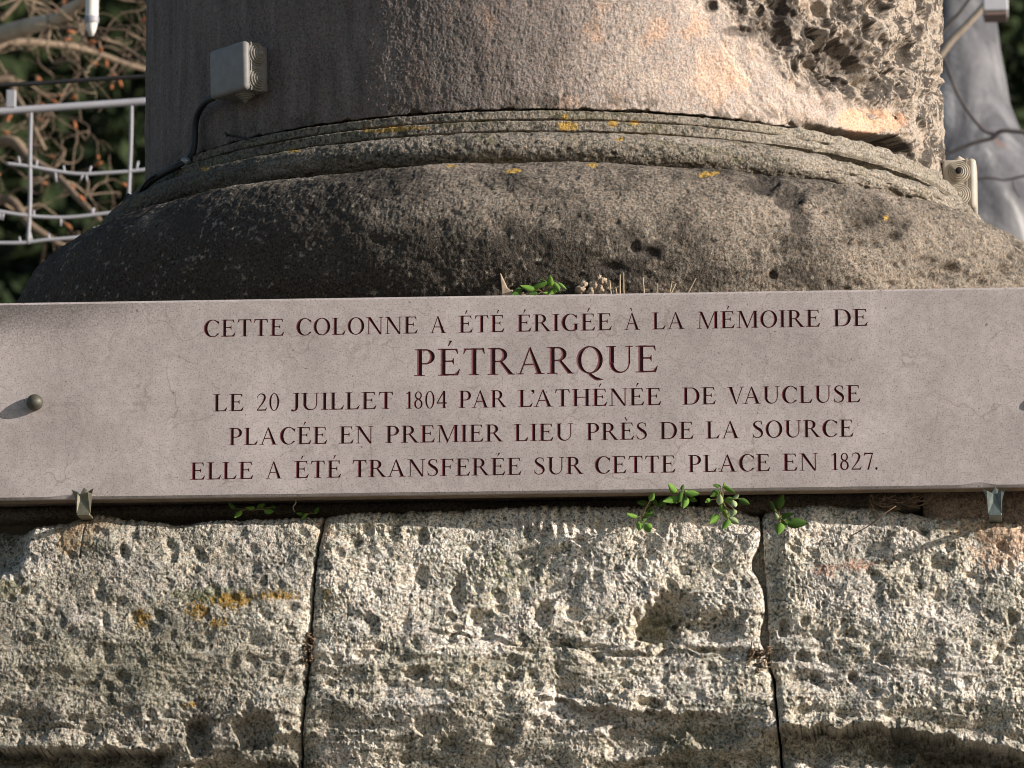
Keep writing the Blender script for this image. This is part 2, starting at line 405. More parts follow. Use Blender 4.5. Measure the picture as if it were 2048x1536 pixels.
# ================================================================ ground and far hillside
def ground_mat():
    m, nt, p = new_mat('packed_gravel'); ov = objvec(nt)
    c = ramp(nt, noise(nt, 6, 6, .6, ov), [(.3, (.13,.12,.10)), (.7, (.24,.22,.19))])
    nt.links.new(c, p.inputs['Base Color']); p.inputs['Roughness'].default_value = .95; bump(nt, noise(nt, 60, 3, .6, ov), .5, .01, p); return m
mb = MB(); mb.add([(-400,-400,0),(400,-400,0),(400,400,0),(-400,400,0)], [(0,1,2,3)])
tag(mb.build('ground', ground_mat(), origin=(0,0,0)), kind='structure')
# wooded slope across the valley
nx, ny = 90, 60
gx = np.linspace(-130, 130, nx); gy = np.linspace(45, 190, ny); GX, GY = np.meshgrid(gx, gy)
GZ = (GY-45)*.85+10*fbm(GX/40, GY/40, 4, 3)*sst(45, 70, GY)-.3
V = np.stack([GX, GY, GZ], -1).reshape(-1, 3)
idx = np.arange(nx*ny).reshape(ny, nx); F = np.stack([idx[:-1,:-1], idx[:-1,1:], idx[1:,1:], idx[1:,:-1]], -1).reshape(-1, 4)
def slope_mat():
    m, nt, p = new_mat('wooded_slope'); ov = objvec(nt)
    c = ramp(nt, noise(nt, .35, 6, .65, ov), [(.3, (.012,.018,.008)), (.55, (.025,.035,.013)), (.75, (.06,.055,.035))])
    nt.links.new(c, p.inputs['Base Color']); p.inputs['Roughness'].default_value = 1; return m
tag(mesh_np('hillside', V, F, slope_mat(), origin=(0,0,0)), kind='structure')
# distant evergreens standing on the slope, seen as one dark mass
def leaf_mat(name, a, b, sc_=3.0, trans=.0):
    m, nt, p = new_mat(name); ov = objvec(nt)
    c = ramp(nt, noise(nt, sc_, 4, .6, ov), [(.32, a), (.68, b)])
    nt.links.new(c, p.inputs['Base Color']); p.inputs['Roughness'].default_value = .8; p.inputs['Specular IOR Level'].default_value = .12
    if trans: p.inputs['Subsurface Weight'].default_value = trans; p.inputs['Subsurface Radius'].default_value = (.003,.004,.001); p.inputs['Subsurface Scale'].default_value = .5
    return m
M_FAR = leaf_mat('dark_evergreen', (.010,.018,.007), (.035,.050,.018), .6)
rng = np.random.default_rng(11)
lv = []; lf = []
def canopy(cx, cy, z0, h, r, n, out_v, out_f, rng, size):
    t = rng.random(n)**.8; ang = rng.uniform(0, 2*np.pi, n); rr = r*(1-t*.85)*np.sqrt(rng.uniform(.35, 1, n))*(1+.25*np.sin(3*ang+cx))
    c = np.stack([cx+rr*np.cos(ang), cy+rr*np.sin(ang), z0+h*(.12+.88*t)], 1)
    a = rng.normal(size=(n,3)); a /= np.linalg.norm(a, axis=1)[:,None]; b = np.cross(a, rng.normal(size=(n,3))); b /= np.linalg.norm(b, axis=1)[:,None]
    s = size*rng.uniform(.6, 1.4, n)[:,None]
    k = sum(len(q) for q in out_v)
    out_v.append(np.stack([c-a*s, c+b*s*.6, c+a*s, c-b*s*.6], 1).reshape(-1, 3)); out_f.append(np.arange(n*4).reshape(n, 4)+k)
for i in range(420):
    y = 46+i**1.0*.10+rng.uniform(-2,3); x = rng.uniform(-1, 1)*(7+ (y-40)*.32)-y*.10
    z = (y-45)*.85+10*float(fbm(np.array([x/40]), np.array([y/40]), 4, 3)[0])*float(sst(45,70,np.array([y]))[0])-.4
    canopy(x, y, max(z, -.2), rng.uniform(5, 10), rng.uniform(1.6, 3.0), 430, lv, lf, rng, .15)
tag(mesh_np('distant_evergreen_wood', np.concatenate(lv), np.concatenate(lf), M_FAR, smooth=False, origin=(0,0,0)), 'dark evergreen wood covering the slope far behind the column', 'wood', kind='stuff')

# ================================================================ pedestal: plinth and the course of weathered blocks
PX0, PX1 = -150.0, 2330.0                             # how far the stones run to either side, on the photograph's scale
XL, XR = at(PX0, 1200, .05)[0], at(PX1, 1200, .05)[0]
ped = empty('pedestal', (float(.5*(XL+XR)), .9, 0.0), 'weathered limestone pedestal of large pitted blocks carrying the column and the plaque', 'pedestal')
def zpx(py, Y=.045, px=1072): return at(px, py, Y)[2]
J = {0: [(-160,980),(-160,1700)],
     1: [(661,990),(650,1030),(638,1095),(632,1140),(628,1200),(621,1290),(611,1390),(601,1465),(597,1536),(594,1680)],
     2: [(1516,990),(1520,1030),(1524,1080),(1529,1165),(1534,1255),(1537,1325),(1548,1362),(1553,1420),(1562,1536),(1566,1680)],
     3: [(2340,980),(2340,1700)]}
TOP = {0: [(-160,1040),(-60,1043),(20,1048),(60,1052),(95,1050),(130,1041),(170,1033),(185,1028),(230,1036),(300,1042),(345,1050),(400,1040),(470,1038),(560,1034),(640,1031),(661,1034)],
       1: [(640,1036),(665,1031),(760,1028),(900,1022),(1000,1017),(1100,1013),(1200,1015),(1290,1013),(1330,1010),(1400,1014),(1470,1016),(1520,1032)],
       2: [(1520,1040),(1545,1022),(1580,1012),(1650,1008),(1720,1012),(1800,1020),(1850,1030),(1900,1035),(1960,1032),(2000,1040),(2048,1048),(2340,1040)]}
def jx(k, py):
    q = np.array(J[k], float); return np.interp(py, q[:,1], q[:,0])
# hand-placed hollows: (px, py, half width, half height, depth in m, sharpness)
PITS = [(206,1182,15,20,.013),(213,1245,11,24,.013),(216,1310,12,22,.014),(178,1378,24,16,.013),(248,1358,18,14,.010),(62,1262,14,10,.008),(15,1412,20,13,.012),
        (566,1170,9,9,.009),(395,1468,27,38,.028),(508,1458,42,40,.030),(350,1270,9,9,.007),(75,1200,10,8,.006),(585,1362,12,9,.008),(505,1322,11,10,.007),(340,1100,14,22,.010),(455,1105,16,14,.008),(250,1110,12,18,.008),
        (1312,1246,52,50,.034),(1345,1215,55,34,.024),(1420,1255,70,32,.020),(1290,1262,36,34,.018),(1085,1228,22,26,.018),(955,1233,18,22,.012),(1146,1233,17,15,.011),(912,1262,16,12,.009),(830,1347,28,15,.013),(740,1240,14,16,.008),(725,1310,13,11,.008),
        (1130,1385,28,15,.016),(1300,1412,34,13,.018),(1235,1394,18,10,.010),(1020,1350,14,9,.009),(850,1452,28,18,.012),(1000,1472,26,20,.014),(900,1490,30,14,.011),(805,1515,12,10,.009),(1420,1245,22,14,.010),(840,1160,18,26,.010),(910,1190,14,26,.010),(1240,1140,12,10,.007),(1160,1085,13,12,.008),(845,1075,15,20,.009),(1050,1300,40,7,.007),(1180,1290,60,6,.009),(1430,1300,70,7,.012),(1280,1480,70,30,.018),(1430,1470,60,26,.020),(1480,1520,60,25,.016),(1380,1520,60,20,.014),
        (1611,1241,9,11,.011),(1567,1255,10,22,.016),(1700,1266,13,10,.011),(1606,1318,12,9,.012),(1768,1316,18,13,.016),(1630,1355,13,13,.016),(1704,1353,13,12,.015),(1752,1385,11,9,.010),(1685,1250,8,8,.006),(1800,1382,8,6,.007),(2025,1235,14,14,.010),(1990,1320,13,11,.010),(1880,1130,30,12,.006),(1650,1202,8,7,.006),(1635,1205,6,6,.006),(1560,1310,18,18,.012),(1600,1420,22,10,.012),(1700,1470,18,28,.014),(1640,1500,22,30,.012),(1790,1492,60,26,.035),(1920,1522,100,26,.045),(2040,1535,60,22,.040),(480,1530,120,16,.02),(1300,1530,90,18,.02),(2000,1090,10,8,.006),(1940,1150,14,8,.007)]
# ledges: (polyline, upper edge softness, width below in px, depth)
LEDGES = [([(-160,1488),(0,1494),(90,1500),(180,1494),(262,1490),(300,1497)], 18, 38, .048),
          ([(560,1478),(600,1470)], 10, 40, .012),
          ([(1110,1392),(1160,1410),(1235,1424),(1330,1428),(1420,1426)], 6, 36, .019),
          ([(1130,1288),(1240,1300),(1380,1310),(1520,1306)], 6, 12, .006),
          ([(880,1262),(960,1276),(1030,1282)], 6, 9, .005),
          ([(1560,1458),(1640,1452),(1760,1452),(1850,1472),(1960,1492),(2060,1512),(2340,1500)], 12, 62, .052)]
def block_height(px, py):
    u, v = px, py
    wx = u+14*fbm(u/90, v/90, 3, 50); wy = v+14*fbm(u/90, v/90, 3, 61)
    h = .014*fbm(u/260, v/200, 3, 1)+.0074*fbm(wx/84, wy/60, 3, 5, .42)
    h = h+.034*sst(1425, 1560, v+10*fbm(u/60, v/60, 2, 6))-.007*np.exp(-((v-1408+10*fbm(u/80,v*0,2,7))/24)**2)
    bed = sst(1240, 1300, v)*(1-.4*sst(1480,1536,v))
    h = h+.006*bed*fbm(wx/150, wy/20, 3, 21)
    # scattered natural pits of two sizes
    f1, f2, r = worley(wx/40, wy/34, 3); h = h+.0075*np.clip(1-(f1/(.16+.24*r)), 0, 1)**.7*(r > .66)
    f1, f2, r = worley(wx/15+5, wy/13, 8); h = h+.0030*np.clip(1-(f1/(.20+.26*r)), 0, 1)**.8*(r > .62)
    # granular skin
    gr = .36+.72*sst(-.35,.35,fbm(u/110,v/90,3,39))
    gr = gr*(1-.85*sst(.35,.6,np.exp(-(((px-158)/38)**2+((py-1078)/50)**2)))-.5*sst(.35,.7,np.exp(-(((px-2000)/90)**2+((py-1060)/40)**2)))); h = h+gr*(.0010*fbm(wx/13, wy/(10-3*bed), 2, 31)+.0010*pn(wx/6.6, wy/5.8, 33)+.0009*pn(wx/3.6, wy/3.4, 35))+.0038*fbm(wx/30, wy/25, 2, 37)*sst(-.2,.4,fbm(u/140,v/110,3,38))
    for (cx, cy, a, b, d) in PITS:
        m = (abs(px-cx) < a*1.9+8) & (abs(py-cy) < b*1.9+8)
        if not m.any(): continue
        q = np.hypot((wx[m]-cx)/a, (wy[m]-cy)/b)
        q = q*(1+.18*pn(u[m]/11, v[m]/11, 44))
        h[m] += d*(.55 if cx < 600 and cy < 1420 else 1.0)*(1-sst(.45, 1.2, q))
    sm = np.exp(-(((px-158)/34)**2+((py-1078)/46)**2)*1.2); h = h+.004*sm*fbm(u/40, v/40, 2, 90)-.003*sst(.3,.5,sm+.2*fbm(u/14,v/14,3,91))
    ck = np.abs(px-(171-(py-1062)*.14)); h = h+.004*(1-sst(.5, 2.2, ck))*(py > 1058)*(py < 1120)
    tl_ = sst(1020, 1060, px)*(1-sst(1190, 1230, px))*(1-sst(1050, 1085, py)); h = h+.0032*tl_*np.sin(px/3.4+2*fbm(u/40, v/40, 2, 92))
    h = h*(1-.30*(1-sst(560, 760, px))*(1-sst(1400,1440,py)))
    for (pl, soft, wd, d) in LEDGES:
        pl = np.array(pl, float)
        inside = sst(pl[0,0]-50, pl[0,0]+10, px)*(1-sst(pl[-1,0]-10, pl[-1,0]+50, px))
        t = wy+13*fbm(u/34, v/60, 4, 77)-np.interp(px, pl[:,0], pl[:,1]); wv = wd*(1+.45*fbm(u/60, v*0, 3, 78))
        h = h+d*(1+.5*fbm(u/45, v/25, 3, 79))*inside*sst(-2, soft*.4, t)*(1-sst(wv*.22, wv*1.5, t))
        h = h-.35*d*inside*sst(-soft*2.2, -3, t)*(1-sst(-3, 3, t))
    return h
def block_color(px, py):
    u, v = px, py
    n = fbm(u/120, v/120, 4, 101); n2 = fbm(u/35, v/35, 4, 110); n3 = fbm(u/13, v/13, 3, 120)
    c = np.tile(np.array([.64,.585,.515]), px.shape+(1,))
    c = mixc(c, (.76,.70,.62), sst(.0,.4,n+.4*n2))
    c = mixc(c, (.46,.44,.39), sst(.05,.45,-n+.4*n2))
    # grey-green algae film in specks
    c = mixc(c, (.17,.17,.115), .58*sst(.12,.38,n3+.5*n2-.1+.15*pn(u/300,v/300,9)))
    c = mixc(c, (.095,.09,.072), .88*sst(.10,.34,fbm(u/6.5,v/6.5,2,130)+.45*n2-.04))
    c = mixc(c, (.84,.79,.71), .7*sst(.16,.40,fbm(u/7.5,v/7.5,2,131)-.35*n2))
    c = mixc(c, (.25,.26,.12), .55*np.exp(-(((u-1020)/120)**2+((v-1150)/60)**2))*sst(-.1,.3,n3))
    def patch(cx, cy, a, b, col, k=.9, thr=.0, f=16):
        nonlocal c
        q = np.exp(-(((u-cx)/a)**2+((v-cy)/b)**2)*1.2)
        c = mixc(c, col, k*sst(.28+thr, .56+thr, q*.72+.50*fbm(u/f, v/f, 3, int(cx))+.22*pn(u/3.6, v/3.6, 17)))
    patch(430,1195,120,28,(.20,.21,.11),.8,.05)
    for q in ((285,1240,26,30),(400,1225,34,26),(470,1205,60,24),(560,1195,60,14),(440,1250,30,14),(380,1410,30,8)): patch(*q, (.46,.27,.05), .88, .06, 9)
    patch(655,1190,16,22,(.40,.29,.08),.8,.1,10)
    patch(150,1075,42,46,(.56,.42,.28),.95,-.05,30)
    patch(170,1045,90,26,(.60,.45,.33),.7,.0,20)
    patch(650,1060,26,50,(.60,.46,.36),.7,.05,20)
    patch(2010,1085,90,60,(.60,.41,.28),.75,-.04,22); patch(1950,1050,90,20,(.66,.50,.36),.8,.0,20)
    patch(1650,1140,40,22,(.50,.31,.24),.75,.08,10); patch(1715,1130,50,18,(.50,.30,.22),.8,.08,10)
    patch(1310,1250,50,50,(.34,.31,.17),.6,.0,20)
    patch(1320,1060,170,36,(.80,.72,.62),.7,.0,26); patch(1640,1060,110,34,(.78,.70,.60),.7,.0,26)
    patch(20,1180,50,30,(.25,.24,.12),.7,.05,12)
    patch(1390,1490,190,60,(.20,.195,.14),.6,.0,24); patch(980,1330,260,40,(.24,.23,.16),.45,.05,18); patch(1850,1500,200,60,(.22,.21,.16),.55,.0,24); patch(250,1330,300,110,(.27,.26,.19),.45,-.02,30)
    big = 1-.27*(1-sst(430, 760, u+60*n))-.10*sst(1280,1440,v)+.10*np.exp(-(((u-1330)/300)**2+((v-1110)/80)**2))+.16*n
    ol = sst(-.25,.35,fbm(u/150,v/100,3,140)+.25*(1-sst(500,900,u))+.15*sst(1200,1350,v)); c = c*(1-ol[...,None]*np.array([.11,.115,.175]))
    return np.clip(c*big[...,None], .02, .88)
BY = .043
for k in range(3):
    q = np.array(TOP[k], float)
    nv = 330; v01 = np.linspace(0, 1, nv)**1.0
    ucount = {0: 620, 1: 700, 2: 640}[k]
    u01 = np.linspace(0, 1, ucount)
    U, Vv = np.meshgrid(u01, v01)
    # rows run from the ragged top to below the frame
    PYb = 1640.0
    pxa = jx(k, 1250.)*(1-U)+jx(k+1, 1250.)*U
    top = np.interp(pxa, q[:,0], q[:,1])-(0,7,4)[k]+5*fbm(pxa/28, pxa*0+k, 4, 210)+2.5*pn(pxa/7, pxa*0, 99)
    PY = top*(1-Vv)+PYb*Vv
    jn = 3.0*fbm(PY/22, PY*0+k, 3, 230); jn2 = 3.0*fbm(PY/22, PY*0+k+1, 3, 230)
    A = jx(k, PY)+jn+2.6; B = jx(k+1, PY)+jn2-2.6
    if k == 1:                                         # old loss along the right joint of the middle block
        B = B-22*np.exp(-((PY-1130)/34)**2)-14*np.exp(-((PY-1270)/30)**2)
    PX = A*(1-U)+B*U
    h = block_height(PX, PY)
    dl = PX-A; dr = B-PX; dt = PY-top
    edge = lambda d, w_, a: a*np.exp(-np.clip(d, 0, None)/w_)
    h = h+edge(dl, 7, .010)*(k > 0)+edge(dr, 7, .010)*(k < 2)+edge(dt, 6, .018)+edge(dt, 22, .008)
    if k == 0: h = h+.080*(1-sst(30, 85, PX+.30*(PY-1040)+14*fbm(PX/30,PY/30,3,6)))*(1-sst(1100, 1175, PY+14*fbm(PX/30,PY/30,3,5)))
    if k == 2: h = h+.010*np.exp(-((PX-1545)/22)**2)*(1-sst(1200,1330,PY))
    h = h-(.018*(1-sst(450, 1150, PX)))*(1-sst(1250, 1450, PY))
    h = np.clip(h, -.03, .12)
    # world positions: the rectangle of the block in its plane, pushed in along y
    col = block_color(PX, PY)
    d0 = FWD*FPX; D = d0+RGT*(PX[...,None]-W0/2)+UPV*(H0/2-PY[...,None])
    t = (BY-CAM[1])/D[...,1]; P = CAM+D*t[...,None]; P[...,1] = BY+h
    # skirts: top, left, right run back into the wall
    def back(row, y): r_ = row.copy(); r_[...,1] = y; return r_
    topb = back(P[0], .30); topb[:,2] -= .004
    P = np.concatenate([topb[None], P], 0); col = np.concatenate([col[:1], col], 0)
    L = back(P[:,0], .30); Rr = back(P[:,-1], .30); L[:,0] += .0; 
    P = np.concatenate([L[:,None], P, Rr[:,None]], 1); col = np.concatenate([col[:,:1], col, col[:,-1:]], 1)
    ny_, nx_ = P.shape[:2]; idx = np.arange(ny_*nx_).reshape(ny_, nx_)
    F = np.stack([idx[:-1,:-1], idx[1:,:-1], idx[1:,1:], idx[:-1,1:]], -1).reshape(-1, 4)
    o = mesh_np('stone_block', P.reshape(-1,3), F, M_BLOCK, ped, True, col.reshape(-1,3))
    tag(o, ['left block with orange lichen patches and a dark notch at its upper corner', 'wide middle block with a deep rounded hollow', 'right block with a pinkish top corner and small round holes'][k])
# lower courses, the body of the pedestal and the ragged bed behind the plaque
def rough_slab(name, x0, x1, y0, y1, z0, z1, res, seed, mat, colr, amp=.006, parent=None, label=None):
    nx_ = max(3, int((x1-x0)/res)); nz_ = max(3, int((z1-z0)/res))
    X, Z = np.meshgrid(np.linspace(x0, x1, nx_), np.linspace(z1, z0, nz_))
    h = amp*fbm(X/.12, Z/.12, 5, seed)+amp*.35*pn(X/.006, Z/.006, seed+9)
    e = np.minimum(np.minimum(X-x0, x1-X), np.minimum(Z-z0, z1-Z)); h = h+.012*np.exp(-e/.012)
    P = np.stack([X, y0+h, Z], -1); c = np.tile(np.array(colr), X.shape+(1,))*(1+.35*fbm(X/.05, Z/.05, 4, seed+3))[...,None]
    def ring(a, y): b = a.copy(); b[...,1] = y; return b
    P = np.concatenate([ring(P[:1], y1), P, ring(P[-1:], y1)], 0); c = np.concatenate([c[:1], c, c[-1:]], 0)
    P = np.concatenate([ring(P[:,:1], y1), P, ring(P[:,-1:], y1)], 1); c = np.concatenate([c[:,:1], c, c[:,-1:]], 1)
    ny_, nx2 = P.shape[:2]; idx = np.arange(ny_*nx2).reshape(ny_, nx2)
    F = np.stack([idx[:-1,:-1], idx[1:,:-1], idx[1:,1:], idx[:-1,1:]], -1).reshape(-1, 4)
    return tag(mesh_np(name, P.reshape(-1,3), F, mat, parent, True, np.clip(c.reshape(-1,3), .01, .9)), label)
zb = at(1024, 1638, BY)[2]
zz = zb; kk = 0
while zz > .02:
    z1_ = zz-.004; z0_ = max(0.0, zz-.46); n_ = 3
    offs = [XL, lerp(XL,XR,.30+.1*(kk % 2)), lerp(XL,XR,.66+.08*(kk % 2)), XR]
    for a, b in zip(offs[:-1], offs[1:]):
        rough_slab('stone_block', a+.003, b-.003, BY+.004, .3, z0_+.002, z1_, .02, 300+kk*7, M_BLOCK, (.50,.45,.37), .010, ped)
    zz = z0_; kk += 1
mb = MB(); mb.box(XL+.05, XR-.05, .16, 1.70, at(1024,1040,.06)[2]-.05, at(1024,1000,0)[2]+.02); mb.build('bedding_core', simple('dark_bedding', (.12,.10,.08), .95, 0, 20, .3, .5), ped)
mb = MB(); mb.box(XL+.01, XR-.01, .301, 1.78, 0.0, at(1024,1060,.3)[2]-.0); mb.build('rubble_core', simple('core_stone', (.42,.37,.30), .95, 0, 8, .3, .5), ped)
# plinth slab behind the plaque (bed of old mortar shows below the plaque)
PLZ = 2.90+.112
rough_slab('bedding_stone', at(1845,1000,.07)[0], XR-.03, .066, .4, at(1024,1075,.06)[2], at(1024,990,0)[2]+.012, .0035, 420, M_BLOCK, (.30,.22,.165), .012, ped, 'brownish bedding stone seen in the gap under the right end of the plaque')
rough_slab('bedding_stone', at(1400,1000,.09)[0], at(1840,1000,.09)[0], .085, .4, at(1024,1030,.08)[2], at(1024,990,0)[2]+.012, .0035, 421, M_BLOCK, (.22,.18,.14), .012, ped)
rough_slab('bedding_stone', XL+.03, at(1390,1000,.1)[0], .105, .4, at(1024,1022,.10)[2], at(1024,990,0)[2]+.012, .0045, 422, M_BLOCK, (.16,.14,.11), .012, ped)
rough_slab('joint_mortar', at(1492,1200,.07)[0], at(1552,1200,.07)[0], .066, .3, at(1520,1350,.07)[2], at(1520,1040,.07)[2], .0020, 430, M_BLOCK, (.40,.36,.28), .010, ped)
rough_slab('plinth', XL+.03, XR-.03, .050, 1.74, at(1024,985,0)[2]+.012, PLZ, .0045, 400, M_BLOCK, (.30,.24,.19), .010, ped, 'plinth slab under the column, brown stone mostly hidden by the plaque')
mb = MB(); mb.box(XL+.045, XR-.045, .075, 1.73, PLZ-.05, PLZ-.004); mb.build('plinth_top', simple('plinth_top_stone', (.34,.31,.25), .95, 0, 20, .3, .5), ped)

# ================================================================ the column
CX = at(1090, 600, .86)[0]; CY = .86; CZ0 = 2.90
col_root = empty('column', (float(CX), CY, float(PLZ)), 'huge round stone column with moulded base, smooth dark on its left, honeycombed by weather on its right', 'column')
def theta_grid(n_front, lim=R(97), n_back=24):
    # finer where the surface faces the street
    t = np.linspace(-1, 1, n_front); th = np.arcsin(np.clip(t*math.sin(R(84)), -1, 1)); th = th/th[-1]*lim*.0+th*lim/R(84)
    tb = np.linspace(lim, 2*math.pi-lim, n_back+2)[1:-1]
    return np.concatenate([th, tb])
def revolve(name, rz, nth, disp, colf, mat, label=None, smooth=True):
    """rz: (n,2) radius and height above the plaque's middle, bottom to top; disp pushes along the profile's normal"""
    rz = np.array(rz, float); th = theta_grid(nth)
    tn = np.gradient(rz, axis=0); L = np.hypot(tn[:,0], tn[:,1])+1e-12; nr = tn[:,1]/L; nz = -tn[:,0]/L
    TH, RR = np.meshgrid(th, rz[:,0]); ZZ = np.repeat(rz[:,1][:,None], len(th), 1)
    NR = np.repeat(nr[:,None], len(th), 1); NZ = np.repeat(nz[:,None], len(th), 1)
    arc = np.concatenate([[0], np.cumsum(np.hypot(*np.diff(rz, axis=0).T))]); AR = np.repeat(arc[:,None], len(th), 1)
    def pos(r_, z_): return np.stack([CX+r_*np.sin(TH), CY-r_*np.cos(TH), CZ0+z_], -1)
    P = pos(RR, ZZ); V_ = P-CAM; z_ = V_@FWD; px = W0/2+FPX*(V_@RGT)/z_; py = H0/2-FPX*(V_@UPV)/z_
    front = (np.cos(TH) > -.25)
    s = .68*TH
    d = disp(px, py, s, ZZ if name == 'shaft' else AR, front, TH)
    P = pos(RR+d*NR, ZZ+d*NZ)
    c = np.clip(colf(px, py, s, ZZ if name == 'shaft' else AR, front, TH), .012, .9)
    ny_, nx_ = P.shape[:2]; idx = np.arange(ny_*nx_).reshape(ny_, nx_); idx = np.concatenate([idx, idx[:,:1]], 1)
    F = np.stack([idx[:-1,:-1], idx[:-1,1:], idx[1:,1:], idx[1:,:-1]], -1).reshape(-1, 4)
    return tag(mesh_np(name, P.reshape(-1,3), F, mat, col_root, smooth, c.reshape(-1,3)), label)
# ---- big torus
a_ = np.linspace(R(-86), R(90), 190)
rz = np.stack([.720+.110*np.cos(a_), .235+.130*np.sin(a_)], 1); rz = np.concatenate([rz, [(.700,.3652),(.680,.3654)]])
TP = [(1530,368,34,20,.012),(1580,392,34,26,.010),(1600,440,26,30,.006),(1905,540,26,20,.014),(1960,560,18,16,.010),(1856,522,20,12,.010),(1548,552,10,10,.010),(1300,505,22,12,.010),(1270,495,12,14,.008),(1220,535,30,10,.006),(1790,470,16,10,.006),(2010,545,20,22,.010),(1700,480,10,8,.006),(1390,350,26,10,.006)]
def d_torus(px, py, s, t, front, TH):
    d = .005*fbm(s/.16, t/.12, 3, 500)+.0035*fbm(s/.045, t/.04, 4, 510)+.0009*fbm(s/.006, t/.006, 2, 520)+.0009*pn(s/.0033, t/.0033, 525)
    rough = sst(1450, 1800, px+80*fbm(s/.1,t/.1,3,5))
    f1, f2, r = worley(s/.024, t/.020, 530); d = d-(.0028+.005*rough)*np.clip(1-f1/(.2+.3*r), 0, 1)**.8*(r > .45)
    f1, f2, r = worley(s/.010, t/.009, 531); d = d-(.0012+.0015*rough)*np.clip(1-f1/(.2+.3*r), 0, 1)*(r > .3)
    d = d+.006*rough*fbm(s/.05, t/.03, 4, 540)
    for (cx, cy, a, b, dd) in TP:
        q = np.hypot((px-cx)/a, (py-cy)/b)*(1+.2*pn(s/.01, t/.01, 7)); d = d-np.where(front, dd*(1-sst(.4, 1.15, q)), 0)
    return d
def lich(c, px, py, s, t, front, spots, col=(.42,.27,.07)):
    for (cx, cy, a, b) in spots:
        q = np.exp(-(((px-cx)/a)**2+((py-cy)/b)**2)); c = mixc(c, col, np.where(front, .92*sst(.40, .62, q*.9+.35*fbm(s/.009, t/.009, 3, 600+int(cx))), 0))
    return c
def c_torus(px, py, s, t, front, TH):
    n = fbm(s/.12, t/.10, 4, 550); n2 = fbm(s/.03, t/.03, 4, 560); n3 = fbm(s/.008, t/.008, 3, 570); n4 = pn(s/.0045, t/.0045, 575)
    c = np.tile(np.array([.225,.20,.168]), px.shape+(1,))
    c = mixc(c, (.33,.29,.24), .8*sst(-.05,.45,n+.35*n2))
    c = mixc(c, (.075,.070,.058), .85*sst(-.02,.32,n3+.45*n2-.35*n+.5*n4-.06))
    grime_shade = sst(-.25,.35,-n+.3*n2+.55*(1-sst(450,1150,px))-.15+.95*sst(440,560,py+40*n)*(1-sst(1080,1420,px-.6*(py-500))))  # dirt, plus underside shade painted into the lower front above the plaque
    c = mixc(c, (.052,.046,.038), .84*grime_shade)
    c = mixc(c, (.46,.42,.35), .6*sst(.25,.45,n3+.5*fbm(s/.05,t/.05,3,580)-.05))
    c = mixc(c, (.44,.39,.32), np.where(front, .5*sst(1650,1950,px+90*n2)*sst(-.2,.3,n3), 0))
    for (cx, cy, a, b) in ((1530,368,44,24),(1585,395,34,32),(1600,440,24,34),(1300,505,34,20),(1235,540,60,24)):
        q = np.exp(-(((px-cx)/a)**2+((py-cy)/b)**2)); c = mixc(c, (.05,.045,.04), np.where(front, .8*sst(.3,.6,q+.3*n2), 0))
    c = c*np.array([.80,.765,.745])
    c = lich(c, px, py, s, t, front, ((1025,342,22,6),(905,334,16,4),(1185,330,14,4),(1772,436,9,5),(1420,345,26,6)))
    c = mixc(c, (.40,.33,.13), np.where(front, .55*sst(.28,.30,t/.37)*0, 0))
    return c
revolve('torus', rz, 1300, d_torus, c_torus, M_TORUS, 'big rounded lower moulding, dark with lichen, dirt and painted shade on its left and paler on its right')
# ---- small torus
a_ = np.linspace(R(-75), R(95), 60)
rz = np.stack([.664+.036*np.cos(a_), .3985+.0260*np.sin(a_)], 1); rz = np.concatenate([[(.640,.3660),(.652,.3664),(.656,.3705)], rz, [(.640,.4245)]])
def d_small(px, py, s, t, front, TH):
    d = .0025*fbm(s/.09, t/.05, 3, 640)+.0022*fbm(s/.03, t/.02, 4, 641)+.0008*fbm(s/.006, t/.006, 2, 642)+.0008*pn(s/.0033, t/.0033, 645)
    f1, f2, r = worley(s/.018, t/.012, 643); d = d-.0025*np.clip(1-f1/(.2+.3*r), 0, 1)*(r > .45)
    loss = np.where(front, sst(1560, 1700, px), 0)
    return d-loss*(.007+.008*fbm(s/.04, t/.03, 3, 650))
def c_small(px, py, s, t, front, TH):
    n = fbm(s/.10, t/.04, 4, 660); n2 = fbm(s/.03, t/.02, 4, 661); n3 = fbm(s/.008, t/.008, 3, 662); n4 = pn(s/.0045, t/.0045, 663)
    c = np.tile(np.array([.28,.245,.20]), px.shape+(1,))
    c = mixc(c, (.08,.075,.06), .8*sst(.0,.34,n3+.45*n2-.3*n+.5*n4-.04)); c = mixc(c, (.40,.35,.295), .7*sst(.1,.4,n+n2*.5))
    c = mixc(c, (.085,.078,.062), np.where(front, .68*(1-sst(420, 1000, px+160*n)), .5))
    c = mixc(c, (.19,.18,.09), .3*sst(.15,.4,fbm(s/.06,t/.03,3,670)))
    c = mixc(c, (.50,.44,.36), np.where(front, .6*sst(1480,1750,px+60*n2)*sst(-.25,.2,n3), 0))
    c = c*.84
    return lich(c, px, py, s, t, front, ((1240,278,12,5),(590,300,12,6),(410,338,10,6)))
revolve('small_torus', rz, 1150, d_small, c_small, M_TORUS, 'slim half-round moulding above the big one, broken away at its right end')
